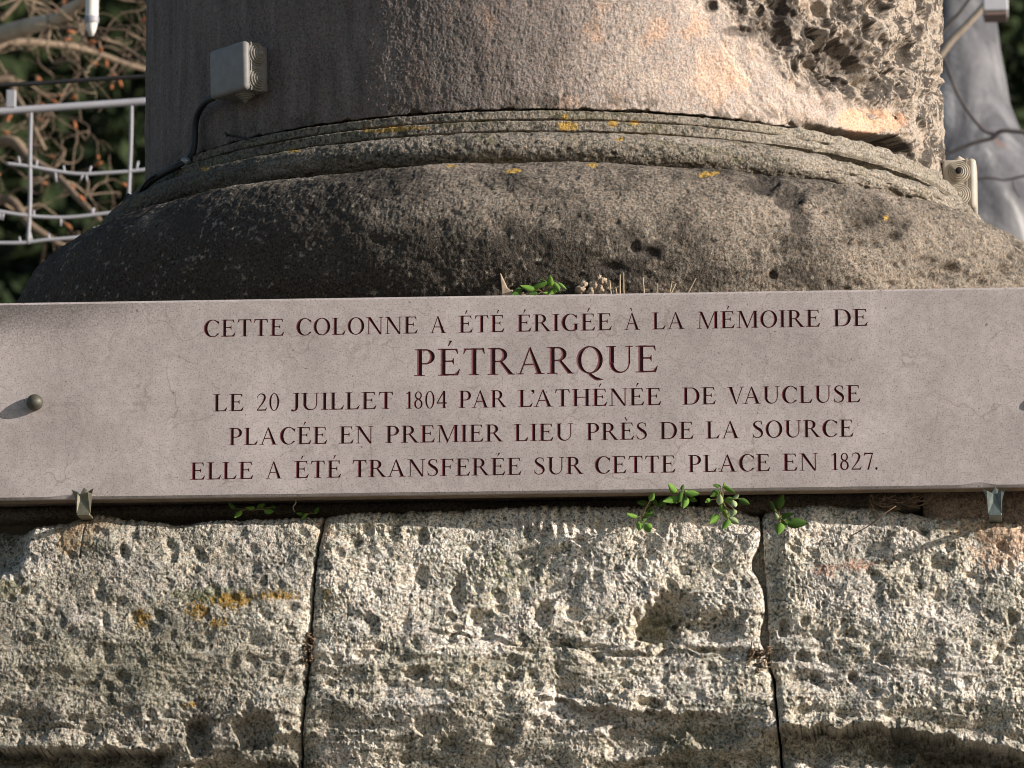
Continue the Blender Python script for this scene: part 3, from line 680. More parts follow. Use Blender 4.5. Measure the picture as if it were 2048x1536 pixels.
# ---- two flat fillets
rz = [(.60,.4255),(.634,.4258),(.639,.4262),(.642,.4290),(.649,.4300),(.6530,.4310)]+[(.6545,.4320+.0016*k) for k in range(9)]+[(.6525,.4460),(.649,.4466),(.638,.4474),(.635,.4488),(.636,.4500),(.640,.4510)]+[(.6425,.4520+.0015*k) for k in range(8)]+[(.641,.4636),(.636,.4644),(.60,.4650)]
def d_fil(px, py, s, t, front, TH):
    d = .0018*fbm(s/.05, t/.03, 4, 700)+.0010*fbm(s/.008, t/.006, 2, 701)+.0006*pn(s/.0033, t/.0033, 645)
    loss = np.where(front, sst(1480, 1640, px), 0); notch = (t > .060)&(t < .125); d = d+.006*loss*notch; return d-loss*(.004+.005*fbm(s/.03, t/.03, 2, 705))
def c_fil(px, py, s, t, front, TH):
    n = fbm(s/.08, t/.03, 4, 710); n2 = fbm(s/.03, t/.02, 4, 711); n3 = fbm(s/.008, t/.008, 3, 712)
    c = np.tile(np.array([.32,.28,.23]), px.shape+(1,)); c = mixc(c, (.075,.070,.055), .88*sst(-.02,.34,n3+.5*n2))
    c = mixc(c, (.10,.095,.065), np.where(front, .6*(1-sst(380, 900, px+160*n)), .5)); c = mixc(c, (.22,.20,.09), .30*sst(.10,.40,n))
    c = mixc(c, (.50,.45,.37), np.where(front, .6*sst(1350,1650,px+60*n2)*sst(-.25,.2,n3), 0))
    c = c*.84
    return lich(c, px, py, s, t, front, ((1135,252,30,12),(1130,232,8,8),(1268,246,12,6),(1230,268,30,4),(1290,270,60,3.5),(1350,273,24,4),(790,258,34,6),(760,262,50,4),(830,256,40,3),(585,300,10,6),(408,338,9,6),(1225,246,12,10)))
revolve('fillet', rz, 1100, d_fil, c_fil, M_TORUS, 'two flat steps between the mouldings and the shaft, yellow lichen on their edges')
# ---- shaft
zr = np.concatenate([np.arange(.4665, .80, .00155), np.linspace(.82, 3.2, 30)])
rz = np.stack([np.full(len(zr), .625), zr], 1); rz[:3,0] -= (.010,.005,.002); rz = np.concatenate([[(.58,.4648),(.615,.4649)], rz])
def erosion(px, py, s, z):
    e = (px-1370)*.66-(py-10)*.66-70*sst(1500,1640,px)*(1-sst(1700,1840,px))*sst(150,230,py)+46*fbm(s/.09, z/.09, 4, 800)
    e2 = (px-1640)*.9-(py-200)*.4*0
    return np.clip(sst(0, 95, e)+0*e2, 0, 1)
SP = [(1700,115,52,66,.034),(1672,132,24,34,.022),(1634,108,17,30,.020),(1640,62,14,12,.012),(1815,112,40,34,.030),(1806,148,36,12,.022),(1745,60,22,30,.020),(1765,20,34,26,.020),(1875,150,26,9,.020),(1868,58,16,24,.022),(1880,178,18,16,.020),(1852,195,24,18,.018),(1885,100,14,20,.016),(1850,30,20,18,.016),(1700,20,30,24,.014),(1755,172,18,22,.012),(1800,172,18,20,.012),(1725,168,14,30,.012),(1426,12,10,12,.010),(1480,62,26,9,.006),(1592,84,22,6,.008),(1512,28,18,10,.007),(1590,4,20,10,.008),(1655,218,20,24,.009)]
def d_shaft(px, py, s, z, front, TH):
    ero = np.where(front, erosion(px, py, s, z), .0)
    d = .0035*fbm(s/.20, z/.16, 3, 810)+.0018*fbm(s/.04, z/.04, 4, 811)+.0007*fbm(s/.007, z/.007, 2, 812)+.0007*pn(s/.0036, z/.0036, 813)
    f1, f2, r = worley(s/.016, z/.016, 814); d = d-.0012*np.clip(1-f1/(.2+.3*r), 0, 1)*(r > .6)
    # honeycomb weathering, cells drawn out down to the right
    a = R(38); u = (s*math.cos(a)-z*math.sin(a)); v = (s*math.sin(a)+z*math.cos(a))
    u = u+.014*fbm(s/.04, z/.04, 3, 820); v = v+.014*fbm(s/.04, z/.04, 3, 821)
    f1, f2, r = worley(u/.068, v/.044, 830); rim = np.clip((f2-f1)/.55, 0, 1); limb = 1-.62*sst(R(45), R(82), TH); ero = ero*limb
    bowl = lambda f, rad: np.sqrt(np.clip(1-(f/rad)**2, 0, 1))
    d = d-ero*(.008+.020*r)*bowl(f1, .38+.24*r)
    f1, f2, r = worley(u/.021, v/.016, 831); d = d-ero*.0048*(.3+r)*bowl(f1, .30+.28*r)
    d = d+ero*.006*fbm(s/.02, z/.015, 4, 840)
    band = np.where(front, sst(1350,1550,px)*(1-sst(1560,1700,px)), 0); d = d+band*.006*fbm(u/.05, v/.02, 3, 845)
    for (cx, cy, a_, b_, dd) in SP:
        q = np.hypot((px-cx-.25*(py-cy))/a_, (py-cy)/b_)*(1+.22*pn(s/.012, z/.012, 9)); d = d-np.where(front, limb*dd*(1-sst(.25, 1.15, q)), 0)
    # scooped sheet and the cavity under it at the foot of the right side
    yb = np.interp(px, [1560,1640,1700,1760,1815,1850,1900], [236,252,262,268,276,330,345])
    sc_ = np.where(front, np.exp(-(((px-1745)/85)**2+((py-232)/34)**2)), 0); d = d-.014*sc_
    lip = np.where(front, sst(-5, 6, py-yb+5*fbm(s/.02,z*0,3,9))*sst(1590,1670,px)*(1-sst(1805,1850,px)), 0); d = d-.050*lip
    # ragged foot of the shaft
    d = d-.003*(1-sst(.0, .006, z-.4665))*(1+.8*fbm(s/.03, z*0, 3, 850))
    foot = (z-.4665)-.022*np.clip(fbm(s/.045, z*0, 4, 851)+.02, 0, 1); d = d-.007*(1-sst(-.001, .003, foot))
    return np.maximum(d, -.09)
def c_shaft(px, py, s, z, front, TH):
    ero = np.where(front, erosion(px, py, s, z), 0)
    n = fbm(s/.14, z/.20, 4, 860); n2 = fbm(s/.035, z/.05, 4, 861); n3 = fbm(s/.008, z/.010, 3, 862); n4 = pn(s/.004, z/.004, 863)
    c = np.tile(np.array([.46,.385,.335]), px.shape+(1,))
    c = mixc(c, (.62,.505,.42), .8*sst(.0,.4,n2+.5*n)*np.where(front, .5+.5*sst(1100,1400,px), 1)); c = mixc(c, (.66,.44,.31), .7*sst(.15,.45,fbm(s/.06,z/.07,4,870)))
    # soot and biofilm: thick on the left, thinning out to bare stone on the right
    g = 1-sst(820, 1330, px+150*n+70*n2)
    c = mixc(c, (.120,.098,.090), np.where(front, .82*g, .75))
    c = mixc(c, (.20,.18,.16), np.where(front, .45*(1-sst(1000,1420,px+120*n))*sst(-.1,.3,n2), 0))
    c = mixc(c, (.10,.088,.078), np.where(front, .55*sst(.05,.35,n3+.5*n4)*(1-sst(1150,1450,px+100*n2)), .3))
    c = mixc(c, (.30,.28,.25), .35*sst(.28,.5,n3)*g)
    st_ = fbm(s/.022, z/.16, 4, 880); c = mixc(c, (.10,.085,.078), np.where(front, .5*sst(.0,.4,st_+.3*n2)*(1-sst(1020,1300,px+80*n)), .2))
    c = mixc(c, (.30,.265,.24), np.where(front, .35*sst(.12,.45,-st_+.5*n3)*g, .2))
    # dark crust on the honeycomb and as freckles near the foot
    c = mixc(c, (.40,.34,.275), .8*ero); c = mixc(c, (.060,.052,.045), ero*.92*sst(-.10,.10,n2+.6*n3+.3*n4))
    fr = np.where(front, np.exp(-((z-.477)/.020)**2), 0); c = mixc(c, (.09,.075,.06), .75*fr*sst(-.05,.25,n2+.4*n3))
    for (cx, cy, a_, b_, k) in ((1426,12,16,14,.8),(1482,62,44,12,.7),(1560,40,70,40,.55),(1590,84,50,9,.7),(1700,120,50,60,.55),(1640,110,20,30,.5)):
        q = np.exp(-(((px-cx)/a_)**2+((py-cy)/b_)**2)); c = mixc(c, (.085,.07,.06), np.where(front, k*sst(.25,.6,q+.35*n2), 0))
    q = np.exp(-(((px-1750)/80)**2+((py-240)/28)**2)); c = mixc(c, (.66,.42,.29), np.where(front, .85*sst(.3,.55,q+.25*n2), 0))
    q = np.exp(-(((px-1430)/50)**2+((py-150)/70)**2)); c = mixc(c, (.68,.46,.33), np.where(front, .5*sst(.3,.7,q+.3*n2), 0))
    return c
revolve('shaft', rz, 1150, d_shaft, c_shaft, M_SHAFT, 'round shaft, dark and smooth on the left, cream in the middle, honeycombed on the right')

# ================================================================ the plaque and its cut letters
pc = {k: at(*v) for k, v in {'tl':(0,605),'tr':(2048,574.5),'bl':(0,1001),'br':(2048,973)}.items()}
zt = .5*(pc['tl'][2]+pc['tr'][2]); zbm = .5*(pc['bl'][2]+pc['br'][2])
XPL, XPR = at(-70,800)[0], at(2215,770)[0]
plaque = empty('plaque', (0.0, 0.0, float(zbm)), 'long pale grey-pink stone plaque with a dark red French inscription, fixed under the column base', 'plaque')
# slopes measured on the photograph, kept as the slight tilt of the hung plaque
tilt = ((pc['tr'][2]-pc['tl'][2])/(pc['tr'][0]-pc['tl'][0])+(pc['br'][2]-pc['bl'][2])/(pc['br'][0]-pc['bl'][0]))/2
print('plaque tilt', tilt, 'height', zt-zbm, 'width', XPR-XPL)
def plaque_mat():
    m, nt, p = new_mat('plaque_stone'); ov = objvec(nt)
    base = ramp(nt, noise(nt, 7, 5, .6, ov), [(.28, (.34,.297,.28)), (.50, (.43,.377,.357)), (.72, (.53,.47,.445))])
    c = mix(nt, base, ramp(nt, noise(nt, 90, 4, .65, ov), [(.35, g3(.88)), (.65, g3(1.06))]), 1.0, 'MULTIPLY')
    c = mix(nt, c, ramp(nt, noise(nt, 420, 2, .6, ov), [(.34, g3(.55)), (.46, g3(1.0)), (.7, g3(1.1))]), .8, 'MULTIPLY')
    # fine sutures of the limestone
    w1 = nd(nt, 'ShaderNodeTexNoise'); w1.inputs['Scale'].default_value = 14; w1.inputs['Detail'].default_value = 5; nt.links.new(ov, w1.inputs['Vector'])
    add = nd(nt, 'ShaderNodeVectorMath', operation='MULTIPLY_ADD'); add.inputs[1].default_value = (.10,.10,.10)
    nt.links.new(w1.outputs['Color'], add.inputs[0]); nt.links.new(ov, add.inputs[2])
    vo = nd(nt, 'ShaderNodeTexVoronoi', feature='DISTANCE_TO_EDGE'); vo.inputs['Scale'].default_value = 13; nt.links.new(add.outputs[0], vo.inputs['Vector'])
    vein = ramp(nt, vo.outputs['Distance'], [(.0, g3(1)), (.022, g3(0))])
    gate = ramp(nt, noise(nt, 11, 3, .6, ov), [(.45, g3(0)), (.60, g3(1))])
    vm = mix(nt, vein, gate, 1.0, 'MULTIPLY')
    fx = nd(nt, 'ShaderNodeMath', operation='MULTIPLY'); fx.inputs[1].default_value = .60
    nt.links.new(vm, fx.inputs[0]); c = mix(nt, c, (.22,.18,.15), fx.outputs[0])
    # dark speckled grime (vertex attribute says where rain has left it)
    a = nd(nt, 'ShaderNodeAttribute', attribute_name='stone').outputs['Color']
    sep = nd(nt, 'ShaderNodeSeparateColor'); nt.links.new(a, sep.inputs[0])
    sp = noise(nt, 330, 6, .85, ov)
    ma = nd(nt, 'ShaderNodeMath', operation='ADD'); nt.links.new(sp, ma.inputs[0]); nt.links.new(sep.outputs[0], ma.inputs[1])
    gm = ramp(nt, ma.outputs[0], [(.62, g3(0)), (.93, g3(1))])
    fy = nd(nt, 'ShaderNodeMath', operation='MULTIPLY'); fy.inputs[1].default_value = .85; nt.links.new(gm, fy.inputs[0])
    c = mix(nt, c, (.075,.066,.058), fy.outputs[0])
    # tiny black specks
    sp2 = noise(nt, 150, 2, .5, ov); c = mix(nt, c, (.10,.085,.075), ramp(nt, sp2, [(.70, g3(0)), (.74, g3(.7))]))
    nt.links.new(c, p.inputs['Base Color']); p.inputs['Roughness'].default_value = .75; p.inputs['Specular IOR Level'].default_value = .3
    b1 = bump(nt, noise(nt, 260, 3, .6, ov), .16, .0006, p); bump(nt, noise(nt, 9, 3, .5, ov), .25, .004, p, b1)
    return m
def paint_mat():
    m, nt, p = new_mat('dark_red_letter_paint'); ov = objvec(nt)
    n = noise(nt, 330, 4, .7, ov)
    c = ramp(nt, n, [(.36, (.035,.006,.010)), (.52, (.075,.015,.020)), (.61, (.16,.05,.048)), (.72, (.30,.20,.18))])
    nt.links.new(c, p.inputs['Base Color']); p.inputs['Roughness'].default_value = .7; p.inputs['Specular IOR Level'].default_value = .2; return m
M_PLQ = plaque_mat(); M_PAINT = paint_mat()
# words: text, left px, right px, baseline y at left, baseline y at right, cap height px, optional wider gaps
def base1(x): return 673.5-(x-440)*.01683
def base3(x): return 822.5-(x-450)*.01424
def base4(x): return 890.2-(x-470)*.01373
def base5(x): return 958.7-(x-440)*.01509
WORDS = [(base1,33.9,[('CETTE',406.4,568.5),('COLONNE',591.4,835.6),('A',859.5,893),('ÉTÉ',917.4,1009),('ÉRIGÉE',1033.3,1223.8),('À',1248.7,1280.4),('LA',1304.4,1369.6),('MÉMOIRE',1394,1640.6),('DE',1666,1735.8)]),
         (lambda x: 752.2-(x-830)*.0166,53.4,[('PÉTRARQUE',828.7,1316)]),
         (base3,34.2,[('LE',426.6,487.2),('20',512.8,559.2),('JUILLET',581.4,787),('1804',809.5,894.2),('PAR',917.4,1013.3),('L’ATHÉNÉE',1036.3,1322.6),('DE',1364.7,1431.8),('VAUCLUSE',1453.8,1721)]),
         (base4,34.2,[('PLACÉE',457.4,654.4),('EN',678,746.5),('PREMIER',770.9,1005.8),('LIEU',1028,1146.9),('PRÈS',1172,1295),('DE',1319,1387.4),('LA',1411.8,1479.4),('SOURCE',1503.9,1707.2)]),
         (base5,34.2,[('ELLE',380.3,506.7),('A',531,564.6),('ÉTÉ',588.5,682.5),('TRANSFERÉE',704,1043),('SUR',1067,1166.4),('CETTE',1188.4,1351.2),('PLACE',1376,1540.5),('EN',1564.9,1635.7),('1827.',1660.8,1755.3)])]
KERN = {('L','A'):.00,('V','A'):-.16,('’','A'):-.14,('L','’'):-.20,('P','A'):-.06,('T','R'):.0,('7','.'):-.02,('L','L'):-.03,('R','A'):-.02}
GCACHE = {}; placed = []
for base, cap, words in WORDS:
    for txt, xa, xb in words:
        adv = [make_glyph(c) if c not in GCACHE else GCACHE[c] for c in txt]
        for c, g in zip(txt, adv): GCACHE[c] = g
        gap = .085; xs_ = [0.0]
        for i, (c, g) in enumerate(zip(txt[:-1], adv[:-1])): xs_.append(xs_[-1]+g[0]+gap+KERN.get((c, txt[i+1]), 0))
        total = xs_[-1]+adv[-1][0]; sx = (xb-xa)/total
        for c, x_ in zip(txt, xs_):
            pxl = xa+x_*sx; p0 = at(pxl, base(pxl)); p1 = at(pxl+sx, base(pxl)); p2 = at(pxl, base(pxl)-cap)
            placed.append((c, p0[0], p0[2], p1[0]-p0[0], p2[2]-p0[2]))
# face of the slab: one sheet with the letters cut out of it
pts = []; edges = []
def add_loop(q):
    k = len(pts); n = len(q); pts.extend([Vector((float(a), float(b))) for a, b in q]); edges.extend([(k+i, k+(i+1) % n) for i in range(n)])
ch = .0034
def zt_at(x): return zt+tilt*(x-0.0)
def zb_at(x): return zbm+tilt*(x-0.0)
xsamp = np.linspace(XPL+ch, XPR-ch, 160)
rr_ = np.random.default_rng(3)
nick = lambda x, s: .0011*np.abs(fbm(np.array([x/.05]), np.array([s]), 4, 900)[0])+(.004*math.exp(-((x-at(1955,980)[0])/.016)**2)+.0025*math.exp(-((x-at(135,1000)[0])/.015)**2) if s > 4 else 0)
bot = [(x, zb_at(x)+ch+nick(x, 5.5)) for x in xsamp]; topl = [(x, zt_at(x)-ch-nick(x, 1.5)*.25) for x in xsamp[::-1]]
add_loop(bot+topl); n_outer = len(pts)
LOOPS = []
for c, x, z, sx, sz in placed:
    for lp in GCACHE[c][1]:
        q = np.stack([x+lp[:,0]*sx, z+lp[:,1]*sz], 1); LOOPS.append(q); add_loop(q)
# extra points so that the grime attribute has somewhere to live
gxx, gzz = np.meshgrid(np.linspace(XPL+.01, XPR-.01, 150), np.linspace(zbm+.03, zt-.03, 26))
inner = [Vector((float(a), float(b))) for a, b in zip(gxx.ravel(), gzz.ravel())]; pts += inner
vs, es, fs, ov, oe, of = mathutils.geometry.delaunay_2d_cdt(pts, edges, [], 0, 1e-7)
V2 = np.array([tuple(v) for v in vs]); T = np.array(fs); C = V2[T].mean(1)
hole = np.zeros(len(T), bool)
for q in LOOPS:
    m = (C[:,0] > q[:,0].min()) & (C[:,0] < q[:,0].max()) & (C[:,1] > q[:,1].min()) & (C[:,1] < q[:,1].max())
    if m.any(): i_ = np.nonzero(m)[0]; hole[i_] ^= in_loops([q], C[i_,0], C[i_,1])
outer = np.array([tuple(p) for p in pts[:n_outer]]); keep = in_loops([outer], C[:,0], C[:,1]) & ~hole
T = T[keep]
A2 = V2[T]; ar = (A2[:,1,0]-A2[:,0,0])*(A2[:,2,1]-A2[:,0,1])-(A2[:,2,0]-A2[:,0,0])*(A2[:,1,1]-A2[:,0,1])
T[ar < 0] = T[ar < 0][:,::-1]                           # normal towards -y
V3 = np.stack([V2[:,0], np.zeros(len(V2)), V2[:,1]], 1)
def grime_at(X, Z):
    zr_ = (zt_at(X)-Z); g = .27*np.exp(-(zr_/.055)**2)*(1-sst(XPL+.1, at(620,700)[0], X))
    g = g+.05*np.exp(-(zr_/.03)**2)+.10*np.exp(-(((X-XPL)/.14)**2))+.05*fbm(X/.15, Z/.08, 3, 77)
    return g+.10*np.exp(-((X-at(1480,700)[0])/.2)**2-((zr_-.09)/.06)**2)
colr = np.zeros((len(V3), 3)); colr[:,0] = grime_at(V3[:,0], V3[:,2])
mesh_np('plaque_face', V3, T, M_PLQ, plaque, False, colr)
# edges: small lit arris above, rounded arris and sawn underside below, ends and back
n_ = len(bot); th_ = .034
def rows(*rws):
    V_ = np.concatenate([np.array(r_, float) for r_ in rws]); k = len(rws[0]); F_ = []
    for j in range(len(rws)-1):
        for i in range(k-1): F_.append((j*k+i, j*k+i+1, (j+1)*k+i+1, (j+1)*k+i))
    return V_, F_
bt = np.array(bot); tp = np.array(topl)[::-1]
Vb, Fb = rows([(x, th_, zb_at(x)) for x in xsamp], [(x, .007, zb_at(x)) for x in xsamp], [(x, .0025, zb_at(x)+.0005) for x in xsamp], [(x, 0, z) for x, z in bot])
Vt, Ft = rows([(x, 0, z) for x, z in tp], [(x, .0034, zt_at(x)) for x in xsamp], [(x, .0036, zt_at(x)) for x in xsamp], [(x, th_, zt_at(x)) for x in xsamp])
mb = MB(); mb.add(Vb, Fb[:len(xsamp)-1]); mb.build('plaque_underside', simple('earth_stained_stone', (.23,.17,.115), .9, 0, 60, .3, .3), plaque)
mb = MB(); mb.add(Vb[len(xsamp):], [tuple(i-len(xsamp) for i in q) for q in Fb[len(xsamp)-1:]]); mb.add(Vt, Ft)
for xe, s_ in ((XPL, 0), (XPR, 1)):
    i_ = -1 if s_ else 0
    mb.add([(xsamp[i_],0,bot[i_][1]),(xe,.002,zb_at(xe)),(xe,th_,zb_at(xe)),(xe,th_,zt_at(xe)),(xe,.002,zt_at(xe)),(xsamp[i_],0,tp[i_][1])], [(0,1,4,5),(1,2,3,4)])
mb.add([(XPL,th_,zb_at(XPL)),(XPR,th_,zb_at(XPR)),(XPR,th_,zt_at(XPR)),(XPL,th_,zt_at(XPL))], [(0,3,2,1)])
mb.build('plaque_edge', M_PLQ, plaque)
# letters: V-cut, painted, each letter a mesh of its own
MC = {}
for c, x, z, sx, sz in placed:
    if c not in MC:
        w_, lp, Vg, Tg = GCACHE[c]; me = bpy.data.meshes.new('letter')
        Vv = np.stack([Vg[:,0], -Vg[:,2], Vg[:,1]], 1)      # groove goes into the stone (+y)
        a3 = Vv[Tg]; nrm = np.cross(a3[:,1]-a3[:,0], a3[:,2]-a3[:,0]); Tg = np.where((nrm[:,1] > 0)[:,None], Tg[:,::-1], Tg)
        me.from_pydata(Vv.tolist(), [], Tg.tolist()); me.materials.append(M_PAINT); MC[c] = me
    o = bpy.data.objects.new('letter', MC[c]); link(o, plaque)
    o.location = (x, 0.0, z-zbm); o.scale = (sx, .024*1.25, sz)
# domed bolts through the plaque
M_BOLT = simple('dull_bronze', (.095,.09,.07), .55, .35, 200, .3, .3)
for bx, by in ((68,803),(2112,786)):
    p = at(bx, by, -.012); mb = MB(); Mx = Matrix.Translation(Vector((p[0], 0.0, p[2]))) @ Matrix.Rotation(R(90), 4, 'X')
    mb.lathe([(.0105,-.002),(.0112,.003),(.0118,.006),(.0112,.0095),(.0090,.0130),(.0060,.0155),(.0028,.0168),(.0005,.0172)], Mx, 28)
    mb.build('bolt', M_BOLT, plaque, True)

# ================================================================ forked metal clips holding the plaque's lower edge
def clip(px, flip, label, col, leftleaf):
    p = at(px, 1005, 0); x0, zc = p[0], p[2]
    s = .0007
    mt = simple('clip_metal', col, .5, .55, 120, .25, .25)
    root = empty('plaque_clip', (float(x0), .0, float(at(px, 1028, 0)[2])), label, 'clip', 'forked clips under the plaque')
    # outline of the bent plate, in px around its middle; tips lean out from the stone
    if not flip: O = [(-11,24),(16,24),(16,-6),(20,-15),(24,-24),(12,-18),(3,-10),(-3,-8),(-9,-15),(-14,-20),(-20,-22),(-17,-12),(-14,-2)]
    else: O = [(-12,24),(14,24),(16,-2),(20,-16),(23,-24),(15,-20),(6,-15),(4,-10),(-4,-16),(-14,-20),(-22,-24),(-17,-12),(-13,-2)]
    bm = bmesh.new(); fr = []; bk = []
    for (u, v) in O:
        out = .0035+.010*max(0, (-v-8)/16)**1.3
        fr.append(bm.verts.new((u*s, -out-.0028, -(v-24)*s))); bk.append(bm.verts.new((u*s, -out, -(v-24)*s)))
    # triangulate through a fan of the lower body and the two horns
    n = len(O)
    for i in range(n): j = (i+1) % n; bm.faces.new((fr[i], bk[i], bk[j], fr[j]))
    f1 = bm.faces.new(fr); f2 = bm.faces.new(bk[::-1])
    bmesh.ops.triangulate(bm, faces=[f1, f2]); bmesh.ops.recalc_face_normals(bm, faces=bm.faces)
    me = bpy.data.meshes.new('clip_plate'); bm.to_mesh(me); bm.free(); me.materials.append(mt)
    o = bpy.data.objects.new('clip_plate', me); link(o, root)
    mb = MB(); mb.box(-.0075, .0105, -.0062, .070, -.0030, .0004, .0008); mb.build('clip_shank', mt, root, origin=(0,0,0))
    mb = MB(); mb.add([(x_*s, y_, z_) for x_, y_, z_ in ((-4,-.0052,.024),(7,-.0052,.024),(9,-.004,.033),(3,-.004,.037),(-3,-.004,.030))]+[(x_*s, y_-.0018, z_) for x_, y_, z_ in ((-4,-.0052,.024),(7,-.0052,.024),(9,-.004,.033),(3,-.004,.037),(-3,-.004,.030))], [(4,3,2,1,0),(5,6,7,8,9),(0,1,6,5),(1,2,7,6),(2,3,8,7),(3,4,9,8),(4,0,5,9)])
    mb.build('clip_tongue', mt, root, origin=(0,0,0))
    return root
clip(166, False, 'brownish forked metal clip gripping the plaque at its lower left', (.20,.185,.13), 0)
clip(1988, True, 'blue-grey forked metal clip gripping the plaque at its lower right', (.17,.20,.19), 0)

# ================================================================ electric boxes and cable on the column
M_BOX = simple('grey_plastic', (.215,.205,.195), .55, 0, 60, .14, .15)
M_BOX2 = simple('cream_plastic', (.46,.41,.34), .55, 0, 60, .12, .15)
M_RUB = simple('grey_rubber', (.22,.205,.175), .8, 0, 60, .2)
M_RUB2 = simple('beige_rubber', (.44,.39,.31), .75, 0, 60, .12)
M_BLK = simple('black_cable', (.018,.018,.018), .5, 0, 60, .2)
M_HOLE = simple('dark_inside', (.008,.008,.008), .9, 0, 60, .2)
def col_point(px, py, r):                              # point of the cylinder of radius r about the column's axis
    d = ray(px, py); ox, oy = CAM[0]-CX, CAM[1]-CY
    a = d[0]**2+d[1]**2; b = ox*d[0]+oy*d[1]; c = ox*ox+oy*oy-r*r; q = b*b-a*c
    t = (-b-math.sqrt(max(q, 0)))/a; return CAM+d*t
def jbox(name, th, zc, r, wd, ht, dp, tilt_, mat, rub, label, sides, openg):
    root = bpy.data.objects.new(name, None); root.empty_display_size = .1; link(root); tag(root, label, 'junction box', 'junction boxes on the column')
    # local frame: x tangent to the right, y outwards, z up
    n = Vector((math.sin(th), -math.cos(th), 0)); t = Vector((math.cos(th), math.sin(th), 0))
    Mx = Matrix(((-t.x, n.x, 0, CX+n.x*r),(-t.y, n.y, 0, CY+n.y*r),(0,0,1,zc),(0,0,0,1))) @ Matrix.Rotation(tilt_, 4, 'Y')
    root.matrix_world = Mx
    w2, h2 = wd/2, ht/2
    mb = MB(); mb.box(-w2+.002, w2-.002, -.006, dp-.012, -h2+.002, h2-.002, .004); mb.build('box_body', mat, root, True, origin=(0,0,0))
    mb = MB(); mb.box(-w2, w2, dp-.0140, dp, -h2, h2, .0066); mb.build('lid', mat, root, True, origin=(0,0,0))
    mb = MB(); mb.box(-w2+.0005, w2-.0005, dp-.0150, dp-.0132, -h2+.0005, h2-.0005); mb.build('seal', rub, root, origin=(0,0,0))
    for (ax, q, zz_) in sides:
        if ax == 'x': Mg = Matrix.Translation((q*(w2-.003), dp*.42, zz_)) @ Matrix.Rotation(R(90)*q, 4, 'Y')
        else: Mg = Matrix.Translation((zz_, dp*.42, q*(h2-.003))) @ (Matrix.Rotation(R(180), 4, 'X') if q < 0 else Matrix.Identity(4))
        prof = [(.0182,0)]
        for k in range(5):
            r1 = .0180-.0033*k; h1 = .0030+.0024*k; prof += [(r1, h1-.0022), (r1-.0004, h1), (r1-.0016, h1+.0002), (r1-.0020, h1-.0020)]
        prof += [(.0024,.0135),(.0008,.0150)]
        mb = MB(); mb.lathe(prof, Mg, 28); g = mb.build('cable_gland', rub, root, True, origin=(0,0,0))
        if openg == (ax, q, zz_):
            mb = MB(); mb.lathe([(.0048,.006),(.0048,.0158),(.0010,.0159)], Mg, 18); mb.build('gland_opening', M_HOLE, g, True, origin=(0,0,0))
    return root
thl = math.asin(((466-1090)/1291)/.625)
pl = col_point(466, 148, .655)
jbox('junction_box', R(-40.4), float(pl[2])+.003, .628, .080, .075, .044, R(2.0), M_BOX, M_RUB, 'grey square junction box on the shadowed left side of the shaft, black cable below', [('x',-1,.0195),('x',-1,-.0195),('z',-1,-.012),('x',1,.0)], None)
pr = col_point(1885, 322, .655)
jbox('junction_box', R(88.5), float(pr[2]), .628, .082, .080, .046, R(1.0), M_BOX2, M_RUB2, 'cream junction box seen edge-on at the right edge of the shaft, one gland open', [('x',1,.018),('x',1,-.018),('z',-1,.0),('z',1,.0)], ('x',1,.018))
path = [(452,192,.650),(432,194,.652),(412,203,.648),(396,226,.640),(390,252,.637),(389,285,.637),(384,308,.640),(372,323,.650),(352,334,.662),(330,345,.668),(308,358,.672),(290,373,.668),(278,384,.668),(268,392,.664)]
pp = [col_point(a, b, c) for a, b, c in path]
mb = MB(); mb.tube(spline(pp, 5), .0052, 10); tag(mb.build('cable', M_BLK, None, True), 'thick black cable bending down from the grey junction box along the moulding', 'cable')
q = [col_point(a, b, c) for a, b, c in ((312,350,.676),(300,356,.680),(286,372,.680),(275,388,.675),(258,393,.672),(254,396,.672))]
mb = MB(); mb.tube(spline(q, 4), .0021, 6); mb.tube([q[-1]-np.array([.004,0,.006]), q[-1]+np.array([.004,0,.006])], .0034, 6)
tag(mb.build('wire_tie', M_BLK, None, True), 'thin black wire with a knobbed end beside the cable at the left edge', 'wire')
p = col_point(368, 322, .652); mb = MB(); tng = Vector(pp[8]-pp[6]).normalized(); ctr = Vector(pp[7])
mb.tube([ctr-tng*.005, ctr+tng*.005], .0072, 12); mb.box(p[0]-.004, p[0]+.004, p[1]-.004, p[1]+.012, p[2]-.012, p[2]-.002, .001)
tag(mb.build('cable_clamp', simple('zinc', (.30,.30,.29), .45, .6, 90, .2), None, True), 'small grey metal saddle clamping the black cable to the moulding', 'clamp')
q = [col_point(a, b, c) for a, b, c in ((452,269,.646),(462,271,.640),(480,274,.636),(500,278,.636),(514,275,.634))]
mb = MB(); mb.tube(q, .0016, 6); mb.lathe([(.0042,-.001),(.0042,.001),(.002,.0022)], Matrix.Translation(Vector(q[0])) @ Matrix.Rotation(R(70), 4, 'Y'), 12)
tag(mb.build('nail', M_BLK, None, True), 'thin rusty nail sticking out of the joint below the grey junction box', 'nail')
